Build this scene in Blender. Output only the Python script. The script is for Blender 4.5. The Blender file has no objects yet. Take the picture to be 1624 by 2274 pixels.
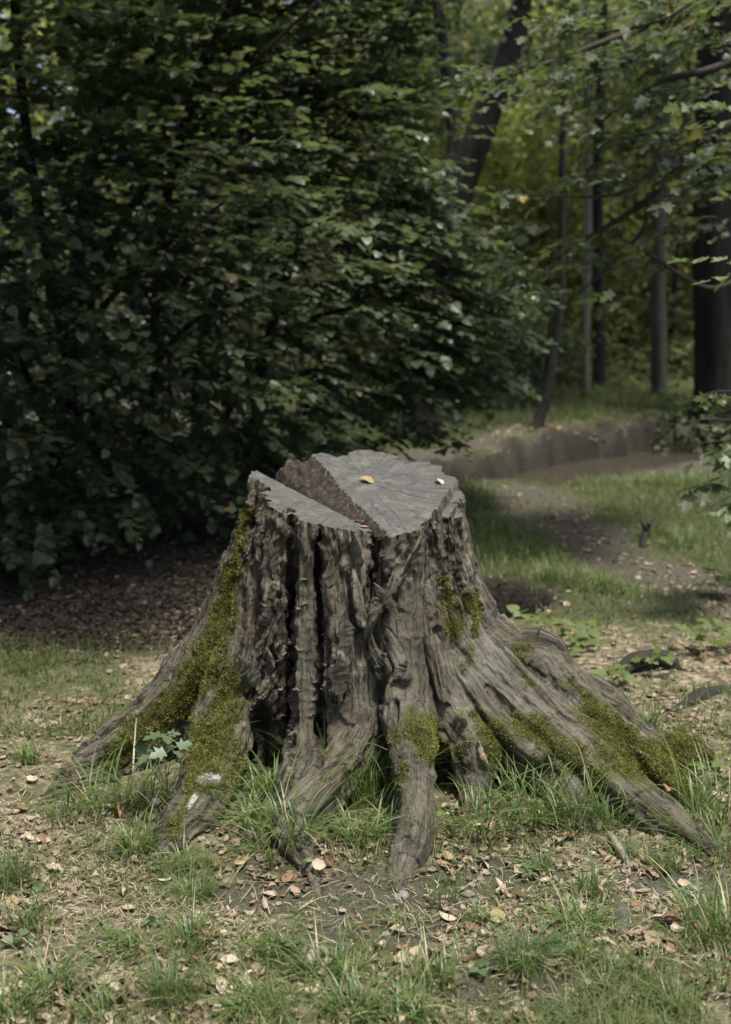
import bpy, math, random
import numpy as np
from mathutils import Vector

# ------------------------------------------------------------------ camera, light, exposure
scene = bpy.context.scene
COL = scene.collection
CAM_H, PITCH, FPX, CX, CY = 1.6, math.radians(12.5), 2600.0, 812.0, 1137.0
cam_data = bpy.data.cameras.new("camera")
cam = bpy.data.objects.new("camera", cam_data)
COL.objects.link(cam)
cam.location = (0, 0, CAM_H)
cam.rotation_euler = (math.radians(90) - PITCH, 0, 0)
cam_data.sensor_fit = 'VERTICAL'
cam_data.sensor_height = 36.0
cam_data.lens = FPX / 2274.0 * 36.0
cam_data.clip_end = 400
cam_data.dof.use_dof = True
cam_data.dof.focus_distance = 3.2
cam_data.dof.aperture_fstop = 2.4
scene.camera = cam

SUN_DIR = Vector((0.20, -0.14, 1.0)).normalized()
world = bpy.data.worlds.new("World")
scene.world = world
world.use_nodes = True
wn = world.node_tree
bg = wn.nodes.get("Background") or wn.nodes.new("ShaderNodeBackground")
sky = wn.nodes.new("ShaderNodeTexSky")
sky.sky_type = 'NISHITA'
sky.sun_disc = False
sky.sun_elevation = math.asin(SUN_DIR.z)
sky.sun_rotation = math.atan2(SUN_DIR.x, SUN_DIR.y)
sky.dust_density = 3.0
sky.air_density = 0.7
sky.ozone_density = 0.3
wn.links.new(sky.outputs[0], bg.inputs[0])
bg.inputs[1].default_value = 0.062
sun_data = bpy.data.lights.new("sun", 'SUN')
sun_data.energy = 1.9
sun_data.angle = math.radians(10)
sun_data.color = (1.0, 0.97, 0.89)
sun = bpy.data.objects.new("sun", sun_data)
COL.objects.link(sun)
sun.rotation_euler = SUN_DIR.to_track_quat('Z', 'Y').to_euler()
scene.view_settings.view_transform = 'Standard'
scene.view_settings.look = 'None'
scene.view_settings.gamma = 1
scene.view_settings.use_curve_mapping = False
scene.view_settings.exposure = 1.80
cy = scene.cycles
cy.max_bounces = 6
cy.diffuse_bounces = 3
cy.glossy_bounces = 2
cy.transmission_bounces = 3
cy.transparent_max_bounces = 4
cy.use_denoising = True
cy.use_adaptive_sampling = True
cy.adaptive_threshold = 0.02

rng = np.random.default_rng(11)
random.seed(5)

# ------------------------------------------------------------------ maths helpers
def at(px, py, Y):
    """point seen at photo position (px, py) that lies in the vertical plane y = Y"""
    u = (px - CX) / FPX
    v = (CY - py) / FPX
    dy = math.cos(PITCH) + v * math.sin(PITCH)
    dz = -math.sin(PITCH) + v * math.cos(PITCH)
    t = Y / dy
    return np.array([u * t, Y, CAM_H + dz * t])

def ground_xy(px, py):
    u = (np.asarray(px, float) - CX) / FPX
    v = (CY - np.asarray(py, float)) / FPX
    dy = math.cos(PITCH) + v * math.sin(PITCH)
    dz = -math.sin(PITCH) + v * math.cos(PITCH)
    t = -CAM_H / dz
    return u * t, dy * t

def project(P):
    d = P - np.array([0, 0, CAM_H])
    zc = d[:, 1] * math.cos(PITCH) - d[:, 2] * math.sin(PITCH)
    yc = d[:, 1] * math.sin(PITCH) + d[:, 2] * math.cos(PITCH)
    return CX + FPX * d[:, 0] / zc, CY - FPX * yc / zc

def sstep(a, b, x):
    t = np.clip((x - a) / (b - a), 0, 1)
    return t * t * (3 - 2 * t)

def _hash(i, j, k, s):
    h = (i * 374761393 + j * 668265263 + k * 1274126177 + s * 974634777) & 0xFFFFFFFF
    h = ((h ^ (h >> 13)) * 1103515245) & 0xFFFFFFFF
    h = ((h ^ (h >> 16)) * 2246822519) & 0xFFFFFFFF
    return ((h ^ (h >> 15)) & 0xFFFFFF) / float(0xFFFFFF) * 2 - 1

def vn(x, y, z=None, s=0):
    x = np.asarray(x, float); y = np.asarray(y, float)
    z = np.zeros_like(x) if z is None else np.asarray(z, float)
    xi, yi, zi = np.floor(x).astype(np.int64), np.floor(y).astype(np.int64), np.floor(z).astype(np.int64)
    fx, fy, fz = x - xi, y - yi, z - zi
    fx, fy, fz = fx*fx*(3-2*fx), fy*fy*(3-2*fy), fz*fz*(3-2*fz)
    def L(a, b, t): return a + (b - a) * t
    c = lambda a, b, d: _hash(xi + a, yi + b, zi + d, s)
    return L(L(L(c(0,0,0), c(1,0,0), fx), L(c(0,1,0), c(1,1,0), fx), fy),
             L(L(c(0,0,1), c(1,0,1), fx), L(c(0,1,1), c(1,1,1), fx), fy), fz)

def fbm(x, y, z=None, s=0, o=4, g=.5):
    x = np.asarray(x, float); y = np.asarray(y, float)
    z = np.zeros_like(x) if z is None else np.asarray(z, float)
    r = 0; a = 1; n = 0
    for i in range(o):
        r = r + a * vn(x, y, z, s + i * 17); n += a
        x, y, z = x * 2.03 + 5.1, y * 2.03 + 1.7, z * 2.03 + 9.2; a *= g
    return r / n

def poly_dist(x, y, P):
    """distance to a polyline in plan"""
    best = np.full(np.shape(x), 1e9)
    for a, b in zip(P[:-1], P[1:]):
        ax, ay, bx, by = a[0], a[1], b[0], b[1]
        L2 = (bx-ax)**2 + (by-ay)**2
        t = np.clip(((x-ax)*(bx-ax) + (y-ay)*(by-ay)) / L2, 0, 1)
        best = np.minimum(best, np.hypot(x-ax-t*(bx-ax), y-ay-t*(by-ay)))
    return best

def norm(v):
    return v / np.maximum(np.linalg.norm(v, axis=-1, keepdims=True), 1e-9)

def spline(P, n):
    """Catmull-Rom through rows of P"""
    P = np.asarray(P, float)
    Q = np.vstack([2*P[0]-P[1], P, 2*P[-1]-P[-2]])
    out = []
    for i in range(1, len(Q) - 2):
        for t in np.linspace(0, 1, n, endpoint=False):
            a, b, c, d = Q[i-1], Q[i], Q[i+1], Q[i+2]
            out.append(.5*((2*b) + (c-a)*t + (2*a-5*b+4*c-d)*t*t + (3*b-a-3*c+d)*t**3))
    out.append(P[-1])
    return np.array(out)

# ------------------------------------------------------------------ object helpers
def mesh_from(name, V, F, mats=None, attrs=None, smooth=False, fmat=None):
    V = np.asarray(V, np.float32); F = np.asarray(F, np.int32)
    me = bpy.data.meshes.new(name)
    k = F.shape[1]
    me.vertices.add(len(V)); me.vertices.foreach_set("co", V.ravel())
    me.loops.add(F.size); me.loops.foreach_set("vertex_index", F.ravel())
    me.polygons.add(len(F)); me.polygons.foreach_set("loop_start", np.arange(0, F.size, k, dtype=np.int32))
    if mats:
        for m in (mats if isinstance(mats, (list, tuple)) else [mats]): me.materials.append(m)
    if fmat is not None: me.polygons.foreach_set("material_index", np.asarray(fmat, np.int32))
    me.update(calc_edges=True)
    me.polygons.foreach_set("use_smooth", np.full(len(F), smooth, dtype=bool))
    for an, av in (attrs or {}).items():
        av = np.asarray(av, np.float32)
        if av.ndim == 1:
            a = me.attributes.new(an, 'FLOAT', 'POINT'); a.data.foreach_set("value", av)
        else:
            a = me.attributes.new(an, 'FLOAT_VECTOR', 'POINT'); a.data.foreach_set("vector", av.ravel())
    return me

def link(name, data, parent=None):
    o = bpy.data.objects.new(name, data)
    COL.objects.link(o)
    if parent is not None: o.parent = parent
    return o

def tag(o, label=None, cat=None, group=None, kind=None):
    if label: o["label"] = label
    if cat: o["category"] = cat
    if group: o["group"] = group
    if kind: o["kind"] = kind
    return o

def thing(name, label, cat, loc=(0, 0, 0), group=None):
    o = link(name, None)
    o.location = loc
    o.empty_display_size = .1
    return tag(o, label, cat, group)

def part(name, me, root):
    """mesh with world coordinates put under a thing at root.location"""
    o = link(name, me, root)
    o.location = -Vector(root.location)
    return o

class Geo:
    """collects triangles"""
    def __init__(s): s.V = []; s.F = []; s.A = []; s.n = 0
    def add(s, V, F, a=0.0):
        V = np.asarray(V, float); F = np.asarray(F, int)
        if F.shape[1] == 4: F = np.vstack([F[:, [0,1,2]], F[:, [0,2,3]]])
        s.V.append(V); s.F.append(F + s.n); s.n += len(V)
        s.A.append(np.full(len(V), a) if np.ndim(a) == 0 else np.asarray(a, float))
    def mesh(s, name, mats, smooth=False, aname="tint"):
        return mesh_from(name, np.vstack(s.V), np.vstack(s.F), mats, {aname: np.concatenate(s.A)}, smooth)

def tube(C, R, seg=10, rough=0.0, seed=0, caps=True, flute=0.0, nf=5):
    """tapered tube along centre points C with radii R; returns V, quads"""
    C = np.asarray(C, float); R = np.asarray(R, float)
    T = norm(np.gradient(C, axis=0))
    ref = np.array([0, 0, 1.0]) if abs(T[0][2]) < .8 else np.array([1.0, 0, 0])
    V = []
    a = np.linspace(0, 2*math.pi, seg, endpoint=False)
    s = 0
    N = norm(np.cross(T[0], ref))
    for i in range(len(C)):
        N = N - T[i]*np.dot(N, T[i]); N = N/np.linalg.norm(N)
        B = np.cross(T[i], N)
        if i: s += np.linalg.norm(C[i]-C[i-1])
        rr = R[i]*np.ones(seg)
        if rough: rr = rr*(1 + rough*vn(np.cos(a)*2.2 + seed, np.sin(a)*2.2, np.full(seg, s/(6*R.max()+.02)), seed))
        if flute: rr = rr*(1 + flute*np.cos(nf*a + seed + .3*s))
        V.append(C[i] + np.outer(np.cos(a)*rr, N) + np.outer(np.sin(a)*rr, B))
    n = len(C)
    V = np.vstack(V)
    F = []
    for i in range(n-1):
        for j in range(seg):
            k = (j+1) % seg
            F.append((i*seg+j, i*seg+k, (i+1)*seg+k, (i+1)*seg+j))
    if caps:
        b = len(V); V = np.vstack([V, C[:1], C[-1:]])
        for j in range(seg):
            k = (j+1) % seg
            F.append((b, k, j, b)); F.append((b+1, (n-1)*seg+j, (n-1)*seg+k, b+1))
    return V, np.array(F)

def tube_tris(*a, **k):
    V, F = tube(*a, **k)
    T = np.vstack([F[:, [0,1,2]], F[:, [0,2,3]]])
    T = T[(T[:,0] != T[:,1]) & (T[:,1] != T[:,2]) & (T[:,0] != T[:,2])]
    return V, T

# ------------------------------------------------------------------ materials
def new_mat(name):
    m = bpy.data.materials.new(name); m.use_nodes = True
    nt = m.node_tree; b = nt.nodes["Principled BSDF"]
    return m, nt, b

def nd(nt, t, **kw):
    n = nt.nodes.new(t)
    for k, v in kw.items():
        if hasattr(n, k) and k not in n.inputs: setattr(n, k, v)
        else: n.inputs[k].default_value = v
    return n

def ramp(nt, fac, stops):
    r = nt.nodes.new("ShaderNodeValToRGB")
    e = r.color_ramp.elements
    while len(e) < len(stops): e.new(.5)
    for i, (p, c) in enumerate(stops):
        e[i].position = p; e[i].color = (*c, 1)
    if fac is not None: nt.links.new(fac, r.inputs[0])
    return r

def mix(nt, fac, a, b, mode='MIX'):
    m = nt.nodes.new("ShaderNodeMix"); m.data_type = 'RGBA'; m.blend_type = mode
    for sock, v in ((m.inputs[0], fac), (m.inputs[6], a), (m.inputs[7], b)):
        if hasattr(v, "is_linked") or isinstance(v, bpy.types.NodeSocket): nt.links.new(v, sock)
        elif isinstance(v, tuple): sock.default_value = (*v, 1)
        else: sock.default_value = v
    return m.outputs[2]

def noise(nt, vec, scale, detail=4, rough=.55, dist=0):
    n = nt.nodes.new("ShaderNodeTexNoise")
    n.inputs['Scale'].default_value = scale; n.inputs['Detail'].default_value = detail
    n.inputs['Roughness'].default_value = rough; n.inputs['Distortion'].default_value = dist
    if vec is not None: nt.links.new(vec, n.inputs['Vector'])
    return n.outputs[0]

def math_(nt, op, a, b=None, clamp=False):
    m = nt.nodes.new("ShaderNodeMath"); m.operation = op; m.use_clamp = clamp
    for i, v in enumerate((a, b)):
        if v is None: continue
        if isinstance(v, bpy.types.NodeSocket): nt.links.new(v, m.inputs[i])
        else: m.inputs[i].default_value = v
    return m.outputs[0]

def attr(nt, name, out=2):
    a = nt.nodes.new("ShaderNodeAttribute"); a.attribute_name = name
    return a.outputs[out]

def mapping(nt, vec, sc):
    m = nt.nodes.new("ShaderNodeMapping"); m.inputs['Scale'].default_value = sc
    nt.links.new(vec, m.inputs['Vector']); return m.outputs[0]

def bump(nt, b, h, dist, strength=1.0):
    n = nt.nodes.new("ShaderNodeBump"); n.inputs['Distance'].default_value = dist
    n.inputs['Strength'].default_value = strength
    nt.links.new(h, n.inputs['Height']); nt.links.new(n.outputs[0], b.inputs['Normal'])

def leaf_mat(name, stops, rough=.42, trans=.35, tcol=(.25, .38, .05), rnd=False, spec=.5):
    m, nt, b = new_mat(name)
    if rnd:
        f = nt.nodes.new("ShaderNodeObjectInfo").outputs['Random']
    else:
        f = attr(nt, "tint")
    r = ramp(nt, f, stops)
    tc = nt.nodes.new("ShaderNodeTexCoord")
    n = noise(nt, tc.outputs['Object'], 60 if rnd else 25, 3)
    col = mix(nt, math_(nt, 'MULTIPLY', n, .3), r.outputs[0], (.03, .03, .02), 'MIX')
    nt.links.new(col, b.inputs['Base Color'])
    b.inputs['Roughness'].default_value = rough
    b.inputs['Specular IOR Level'].default_value = spec
    if trans:
        t = nt.nodes.new("ShaderNodeBsdfTranslucent")
        tm = mix(nt, .6, r.outputs[0], tcol)
        nt.links.new(tm, t.inputs[0])
        mx = nt.nodes.new("ShaderNodeMixShader"); mx.inputs[0].default_value = trans
        nt.links.new(b.outputs[0], mx.inputs[1]); nt.links.new(t.outputs[0], mx.inputs[2])
        nt.links.new(mx.outputs[0], nt.nodes["Material Output"].inputs[0])
    return m

M = {}
M['bush'] = leaf_mat("bush_leaf", [(0, (.042,.068,.030)), (.5, (.075,.112,.054)), (.93, (.13,.17,.090)), (1, (.22,.17,.06))], .40, .36, (.19,.26,.06), spec=.6)
M['dull'] = leaf_mat("maple_leaf", [(0, (.052,.070,.036)), (.5, (.076,.098,.050)), (.93, (.10,.128,.060)), (1, (.25,.18,.05))], .52, .38, (.20,.27,.06), spec=.4)
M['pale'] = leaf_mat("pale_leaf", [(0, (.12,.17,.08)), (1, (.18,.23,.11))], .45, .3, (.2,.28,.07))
M['far'] = leaf_mat("far_leaf", [(0, (.070,.092,.038)), (.5, (.135,.158,.064)), (1, (.21,.20,.08))], .5, .5, (.38,.38,.13))
M['lime'] = leaf_mat("lime_leaf", [(0, (.17,.21,.055)), (1, (.32,.36,.10))], .5, .55, (.55,.62,.18))
M['grass'] = leaf_mat("grass_blade", [(0, (.075,.105,.030)), (.6, (.145,.185,.055)), (.85, (.21,.22,.085)), (1, (.40,.34,.20))], .5, .3, (.22,.32,.06), spec=.4)
M['tuft'] = leaf_mat("tuft_blade", [(0, (.060,.110,.028)), (.7, (.125,.190,.048)), (.9, (.18,.23,.06)), (1, (.40,.33,.18))], .45, .3, (.20,.32,.05), spec=.5)
M['straw'] = leaf_mat("dry_straw", [(0, (.24,.19,.12)), (1, (.56,.48,.34))], .6, .15, (.5,.42,.28), spec=.3)
M['dry'] = leaf_mat("dry_leaf", [(0, (.10,.062,.040)), (.25, (.21,.145,.10)), (.6, (.31,.235,.175)), (.92, (.42,.335,.26)), (1, (.40,.29,.10))], .6, .15, (.5,.36,.2), spec=.35)
M['dry_one'] = leaf_mat("fallen_leaf", [(0, (.15,.08,.045)), (.2, (.27,.17,.10)), (.5, (.38,.28,.19)), (.9, (.50,.40,.29)), (1, (.44,.30,.09))], .6, .15, (.5,.36,.2), rnd=True, spec=.35)
M['moss'] = leaf_mat("moss", [(0, (.075,.078,.018)), (.5, (.190,.195,.045)), (1, (.36,.35,.10))], .75, .25, (.25,.28,.03), spec=.2)

def bark_mat(name, c0, c1, scale=14, stretch=.2, dist=.02, rough=.85):
    m, nt, b = new_mat(name)
    tc = nt.nodes.new("ShaderNodeTexCoord")
    v = mapping(nt, tc.outputs['Object'], (scale, scale, scale*stretch))
    n = noise(nt, v, 1, 6, .65)
    n2 = noise(nt, tc.outputs['Object'], 2.5, 3)
    r = ramp(nt, n, [(.3, c0), (.7, c1)])
    c = mix(nt, math_(nt, 'MULTIPLY', n2, .6), r.outputs[0], (c0[0]*.6, c0[1]*.75, c0[2]*.5))
    nt.links.new(c, b.inputs['Base Color'])
    b.inputs['Roughness'].default_value = rough
    b.inputs['Specular IOR Level'].default_value = .3
    bump(nt, b, n, dist)
    return m
M['bark'] = bark_mat("grey_bark", (.060,.057,.045), (.150,.143,.118))
M['bark_dark'] = bark_mat("dark_bark", (.014,.013,.010), (.050,.046,.036), 10, .25, .03)
M['bark_black'] = bark_mat("black_bark", (.008,.008,.006), (.048,.044,.034), 9, .16, .07)
M['bark_pale'] = bark_mat("pale_bark", (.14,.13,.10), (.27,.25,.20))
M['twig'] = bark_mat("twig_bark", (.03,.025,.018), (.07,.06,.045), 60, .3, .002)
M['deadwood'] = bark_mat("dead_wood", (.13,.11,.09), (.36,.32,.27), 50, .3, .004)

# ------------------------------------------------------------------ stump materials
def stump_bark():
    m, nt, b = new_mat("stump_bark")
    fib = attr(nt, "fib", 1)                       # x around the limb, y along it, z limb number
    fine = noise(nt, mapping(nt, fib, (230, 16, 3)), 1, 5, .6)
    mid = noise(nt, mapping(nt, fib, (70, 7, 3)), 1, 5, .65, .4)
    cross = noise(nt, mapping(nt, fib, (14, 95, 3)), 1, 4, .65, 1.2)
    tc = nt.nodes.new("ShaderNodeTexCoord")
    blot = noise(nt, tc.outputs['Object'], 9, 5, .6)
    grit = noise(nt, tc.outputs['Object'], 180, 3, .7)
    base = ramp(nt, mid, [(.30, (.044,.037,.024)), (.5, (.152,.132,.090)), (.68, (.290,.262,.192))])
    smooth = ramp(nt, blot, [(.3, (.098,.088,.062)), (.7, (.200,.184,.134))])
    sm = attr(nt, "smooth")
    col = mix(nt, sm, base.outputs[0], smooth.outputs[0])
    crumb = noise(nt, tc.outputs['Object'], 75, 6, .78)
    ck = ramp(nt, crumb, [(.36, (0,0,0)), (.50, (1,1,1))])
    col = mix(nt, math_(nt, 'MULTIPLY', math_(nt, 'SUBTRACT', 1.0, ck.outputs[0]), .6), col, (.022,.018,.013))
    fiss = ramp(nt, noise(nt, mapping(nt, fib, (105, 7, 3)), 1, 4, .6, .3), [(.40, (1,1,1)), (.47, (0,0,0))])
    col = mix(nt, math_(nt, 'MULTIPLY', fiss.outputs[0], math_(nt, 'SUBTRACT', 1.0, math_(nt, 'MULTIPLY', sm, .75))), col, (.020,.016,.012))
    lite = ramp(nt, crumb, [(.58, (0,0,0)), (.72, (1,1,1))])
    col = mix(nt, math_(nt, 'MULTIPLY', lite.outputs[0], .7), col, (.34,.315,.245))
    red = ramp(nt, noise(nt, tc.outputs['Object'], 6.3, 3), [(.5, (0,0,0)), (.68, (1,1,1))])
    col = mix(nt, math_(nt, 'MULTIPLY', red.outputs[0], .4), col, (.125,.086,.056))
    col = mix(nt, math_(nt, 'MULTIPLY', fine, .4), col, (.045,.040,.030))
    grey = ramp(nt, noise(nt, tc.outputs['Object'], 4.4, 6, .7), [(.52, (0,0,0)), (.66, (1,1,1))])
    col = mix(nt, math_(nt, 'MULTIPLY', grey.outputs[0], .5), col, (.25,.24,.195))
    speck = ramp(nt, grit, [(.66, (0,0,0)), (.74, (1,1,1))])
    col = mix(nt, math_(nt, 'MULTIPLY', speck.outputs[0], .35), col, (.30,.29,.25))
    # painted shade: deep bark grooves and seams coloured darker
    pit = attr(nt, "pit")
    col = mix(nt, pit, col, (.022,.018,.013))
    # pale peeled patches on one root
    peel = attr(nt, "peel")
    pn = noise(nt, tc.outputs['Object'], 38, 4, .6)
    pk = math_(nt, 'GREATER_THAN', math_(nt, 'MULTIPLY', peel, pn), .49)
    col = mix(nt, pk, col, (.36,.35,.30))
    moss = attr(nt, "moss")
    mn = noise(nt, tc.outputs['Object'], 45, 5, .7)
    mk = ramp(nt, math_(nt, 'ADD', math_(nt, 'MULTIPLY', moss, 1.1), math_(nt, 'SUBTRACT', mn, .5)), [(.30, (0,0,0)), (.72, (1,1,1))])
    mc = ramp(nt, noise(nt, tc.outputs['Object'], 140, 3), [(.3, (.032,.036,.012)), (.7, (.105,.110,.024))])
    col = mix(nt, mk.outputs[0], col, mc.outputs[0])
    nt.links.new(col, b.inputs['Base Color'])
    rr = ramp(nt, mid, [(.3, (.9,.9,.9)), (.7, (.62,.62,.62))])
    nt.links.new(rr.outputs[0], b.inputs['Roughness'])
    b.inputs['Specular IOR Level'].default_value = .35
    h = math_(nt, 'ADD', math_(nt, 'MULTIPLY', fiss.outputs[0], -.6), math_(nt, 'MULTIPLY', math_(nt, 'MULTIPLY', fine, math_(nt, 'SUBTRACT', 1.0, sm)), .5))
    h = math_(nt, 'ADD', h, math_(nt, 'ADD', math_(nt, 'MULTIPLY', math_(nt, 'ADD', blot, crumb), .8), math_(nt, 'ADD', mid, math_(nt, 'MULTIPLY', grit, .3))))
    h = math_(nt, 'ADD', h, math_(nt, 'MULTIPLY', cross, .12))
    bump(nt, b, h, .010)
    return m
M['stump'] = stump_bark()

def cut_mat():
    m, nt, b = new_mat("weathered_cut_wood")
    tc = nt.nodes.new("ShaderNodeTexCoord")
    pol = attr(nt, "fib", 1)                        # x angle about the pith, y distance from it
    rad = noise(nt, mapping(nt, pol, (34, 9, 1)), 1, 6, .7, .6)
    rings = noise(nt, mapping(nt, pol, (1.2, 210, 1)), 1, 3, .6)
    saw = noise(nt, mapping(nt, tc.outputs['Object'], (26, 190, 26)), 1, 4, .6)
    blot = noise(nt, tc.outputs['Object'], 14, 7, .75)
    c = ramp(nt, rad, [(.25, (.042,.041,.036)), (.5, (.083,.081,.073)), (.78, (.155,.152,.138))])
    c = mix(nt, math_(nt, 'MULTIPLY', rings, .6), c.outputs[0], (.045,.043,.039))
    pale = ramp(nt, blot, [(.5, (0,0,0)), (.72, (1,1,1))])
    c = mix(nt, math_(nt, 'MULTIPLY', pale.outputs[0], .5), c, (.23,.225,.205))
    scr = ramp(nt, saw, [(.62, (0,0,0)), (.72, (1,1,1))])
    c = mix(nt, math_(nt, 'MULTIPLY', scr.outputs[0], .45), c, (.36,.35,.33))
    dk = ramp(nt, noise(nt, tc.outputs['Object'], 23, 6, .75), [(.36, (1,1,1)), (.46, (0,0,0))])
    c = mix(nt, math_(nt, 'MULTIPLY', dk.outputs[0], .75), c, (.035,.033,.029))
    crack = ramp(nt, noise(nt, mapping(nt, pol, (5, 1.6, 1)), 1, 2, .5, .5), [(.494, (0,0,0)), (.5, (1,1,1)), (.506, (0,0,0))])
    c = mix(nt, math_(nt, 'MULTIPLY', crack.outputs[0], .22), c, (.018,.016,.014))
    mossn = ramp(nt, math_(nt, 'MULTIPLY', attr(nt, "moss"), noise(nt, tc.outputs['Object'], 70, 4)), [(.30, (0,0,0)), (.42, (1,1,1))])
    c = mix(nt, mossn.outputs[0], c, (.13,.13,.035))
    nt.links.new(c, b.inputs['Base Color'])
    b.inputs['Roughness'].default_value = .72
    b.inputs['Specular IOR Level'].default_value = .4
    h = math_(nt, 'ADD', math_(nt, 'ADD', rings, math_(nt, 'MULTIPLY', rad, .3)), math_(nt, 'ADD', saw, math_(nt, 'MULTIPLY', crack.outputs[0], -.6)))
    bump(nt, b, h, .0035)
    return m
M['cut'] = cut_mat()

def rot_mat():
    m, nt, b = new_mat("rotten_wood")
    tc = nt.nodes.new("ShaderNodeTexCoord")
    n = noise(nt, mapping(nt, tc.outputs['Object'], (60, 60, 34)), 1, 6, .78)
    n2 = noise(nt, tc.outputs['Object'], 14, 4)
    c = ramp(nt, n, [(.38, (.008,.007,.005)), (.54, (.042,.032,.023)), (.74, (.20,.155,.11))])
    o = ramp(nt, n2, [(.62, (0,0,0)), (.76, (1,1,1))])
    c = mix(nt, math_(nt, 'MULTIPLY', o.outputs[0], .35), c.outputs[0], (.20,.095,.045))
    nt.links.new(c, b.inputs['Base Color']); b.inputs['Roughness'].default_value = .95
    bump(nt, b, n, .012)
    return m
M['rot'] = rot_mat()

def ground_mat():
    m, nt, b = new_mat("forest_floor")
    geo = nt.nodes.new("ShaderNodeNewGeometry"); P = geo.outputs['Position']
    n1 = noise(nt, P, 70, 6, .7); n2 = noise(nt, P, 7, 5, .6); n3 = noise(nt, P, 260, 3, .6)
    soil = ramp(nt, n1, [(.3, (.045,.040,.029)), (.55, (.092,.084,.063)), (.8, (.155,.145,.112))])
    vor = nt.nodes.new("ShaderNodeTexVoronoi"); vor.inputs['Scale'].default_value = 42
    nt.links.new(P, vor.inputs['Vector'])
    hsv = nt.nodes.new("ShaderNodeSeparateColor"); nt.links.new(vor.outputs['Color'], hsv.inputs[0])
    litter = ramp(nt, hsv.outputs[0], [(0, (.085,.066,.042)), (.4, (.165,.135,.088)), (.8, (.27,.225,.155)), (1, (.36,.30,.215))])
    grn = ramp(nt, n3, [(.3, (.035,.045,.018)), (.7, (.085,.105,.035))])
    lit = attr(nt, "litter"); gr = attr(nt, "green")
    lf = ramp(nt, math_(nt, 'ADD', lit, math_(nt, 'SUBTRACT', n1, .5)), [(.3, (0,0,0)), (.6, (1,1,1))])
    gf = ramp(nt, math_(nt, 'ADD', gr, math_(nt, 'SUBTRACT', n2, .5)), [(.35, (0,0,0)), (.75, (1,1,1))])
    c = mix(nt, lf.outputs[0], soil.outputs[0], litter.outputs[0])
    c = mix(nt, math_(nt, 'MULTIPLY', gf.outputs[0], .8), c, grn.outputs[0])
    c = mix(nt, math_(nt, 'MULTIPLY', attr(nt, 'damp_shade'), .85), c, (.020,.017,.012))   # wet bank earth, also painting the shade of channel and hollow
    nt.links.new(c, b.inputs['Base Color']); b.inputs['Roughness'].default_value = .95
    b.inputs['Specular IOR Level'].default_value = .2
    bump(nt, b, math_(nt, 'ADD', n1, math_(nt, 'MULTIPLY', vor.outputs['Distance'], .8)), .012)
    return m
M['ground'] = ground_mat()

def plain(name, c, rough=.8, var=.4, sc=40, bd=.002, spec=.4):
    m, nt, b = new_mat(name)
    tc = nt.nodes.new("ShaderNodeTexCoord")
    n = noise(nt, tc.outputs['Object'], sc, 5, .65)
    r = ramp(nt, n, [(.25, tuple(x*(1-var) for x in c)), (.75, tuple(min(1, x*(1+var)) for x in c))])
    nt.links.new(r.outputs[0], b.inputs['Base Color']); b.inputs['Roughness'].default_value = rough
    b.inputs['Specular IOR Level'].default_value = spec
    bump(nt, b, n, bd)
    return m
M['stone'] = plain("stone", (.17,.16,.145), .85, .4, 25, .006)
M['fungus'] = plain("bracket_fungus", (.125,.104,.076), .8, .5, 90, .003)
M['flake'] = bark_mat("bark_flake", (.030,.026,.018), (.200,.184,.140), 60, .16, .010)
M['scrap'] = plain("white_scrap", (.62,.64,.64), .6, .25, 30, .004)
M['pinkwood'] = plain("scar_wood", (.26,.19,.145), .7, .3, 70, .002)
M['soil'] = plain("soil_crumb", (.085,.072,.058), .95, .45, 50, .003)

def water_mat():
    m, nt, b = new_mat("stream_water")
    geo = nt.nodes.new("ShaderNodeNewGeometry")
    n = noise(nt, geo.outputs['Position'], 9, 3)
    b.inputs['Base Color'].default_value = (.045, .039, .027, 1)
    b.inputs['Roughness'].default_value = .06
    b.inputs['IOR'].default_value = 1.33
    bump(nt, b, n, .008)
    return m
M['water'] = water_mat()

# ------------------------------------------------------------------ terrain
SX, SY = -0.02, 3.62                     # stump axis
STREAM = [(8.0, 12.6), (4.6, 11.9), (3.2, 10.75), (2.5, 10.05), (1.95, 9.68), (1.2, 8.95), (.63, 8.6), (.1, 7.9), (-.2, 6.9), (-.1, 5.95), (.15, 5.45), (.54, 5.3)]
STREAM_D = spline(np.array(STREAM), 5)
px_path = [(1190, 1085), (1225, 1150), (1320, 1215), (1440, 1270), (1640, 1330), (1900, 1400)]
PATH = [tuple(float(v) for v in ground_xy(a, b)) for a, b in px_path]

def stream_prof(x, y):
    d = poly_dist(x, y, STREAM_D) + .07*fbm(x*3, y*3, s=3, o=3)
    w = np.where(y < 6.2, .30, .32 + .05*sstep(.9, 1.7, x))
    return d, w

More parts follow.
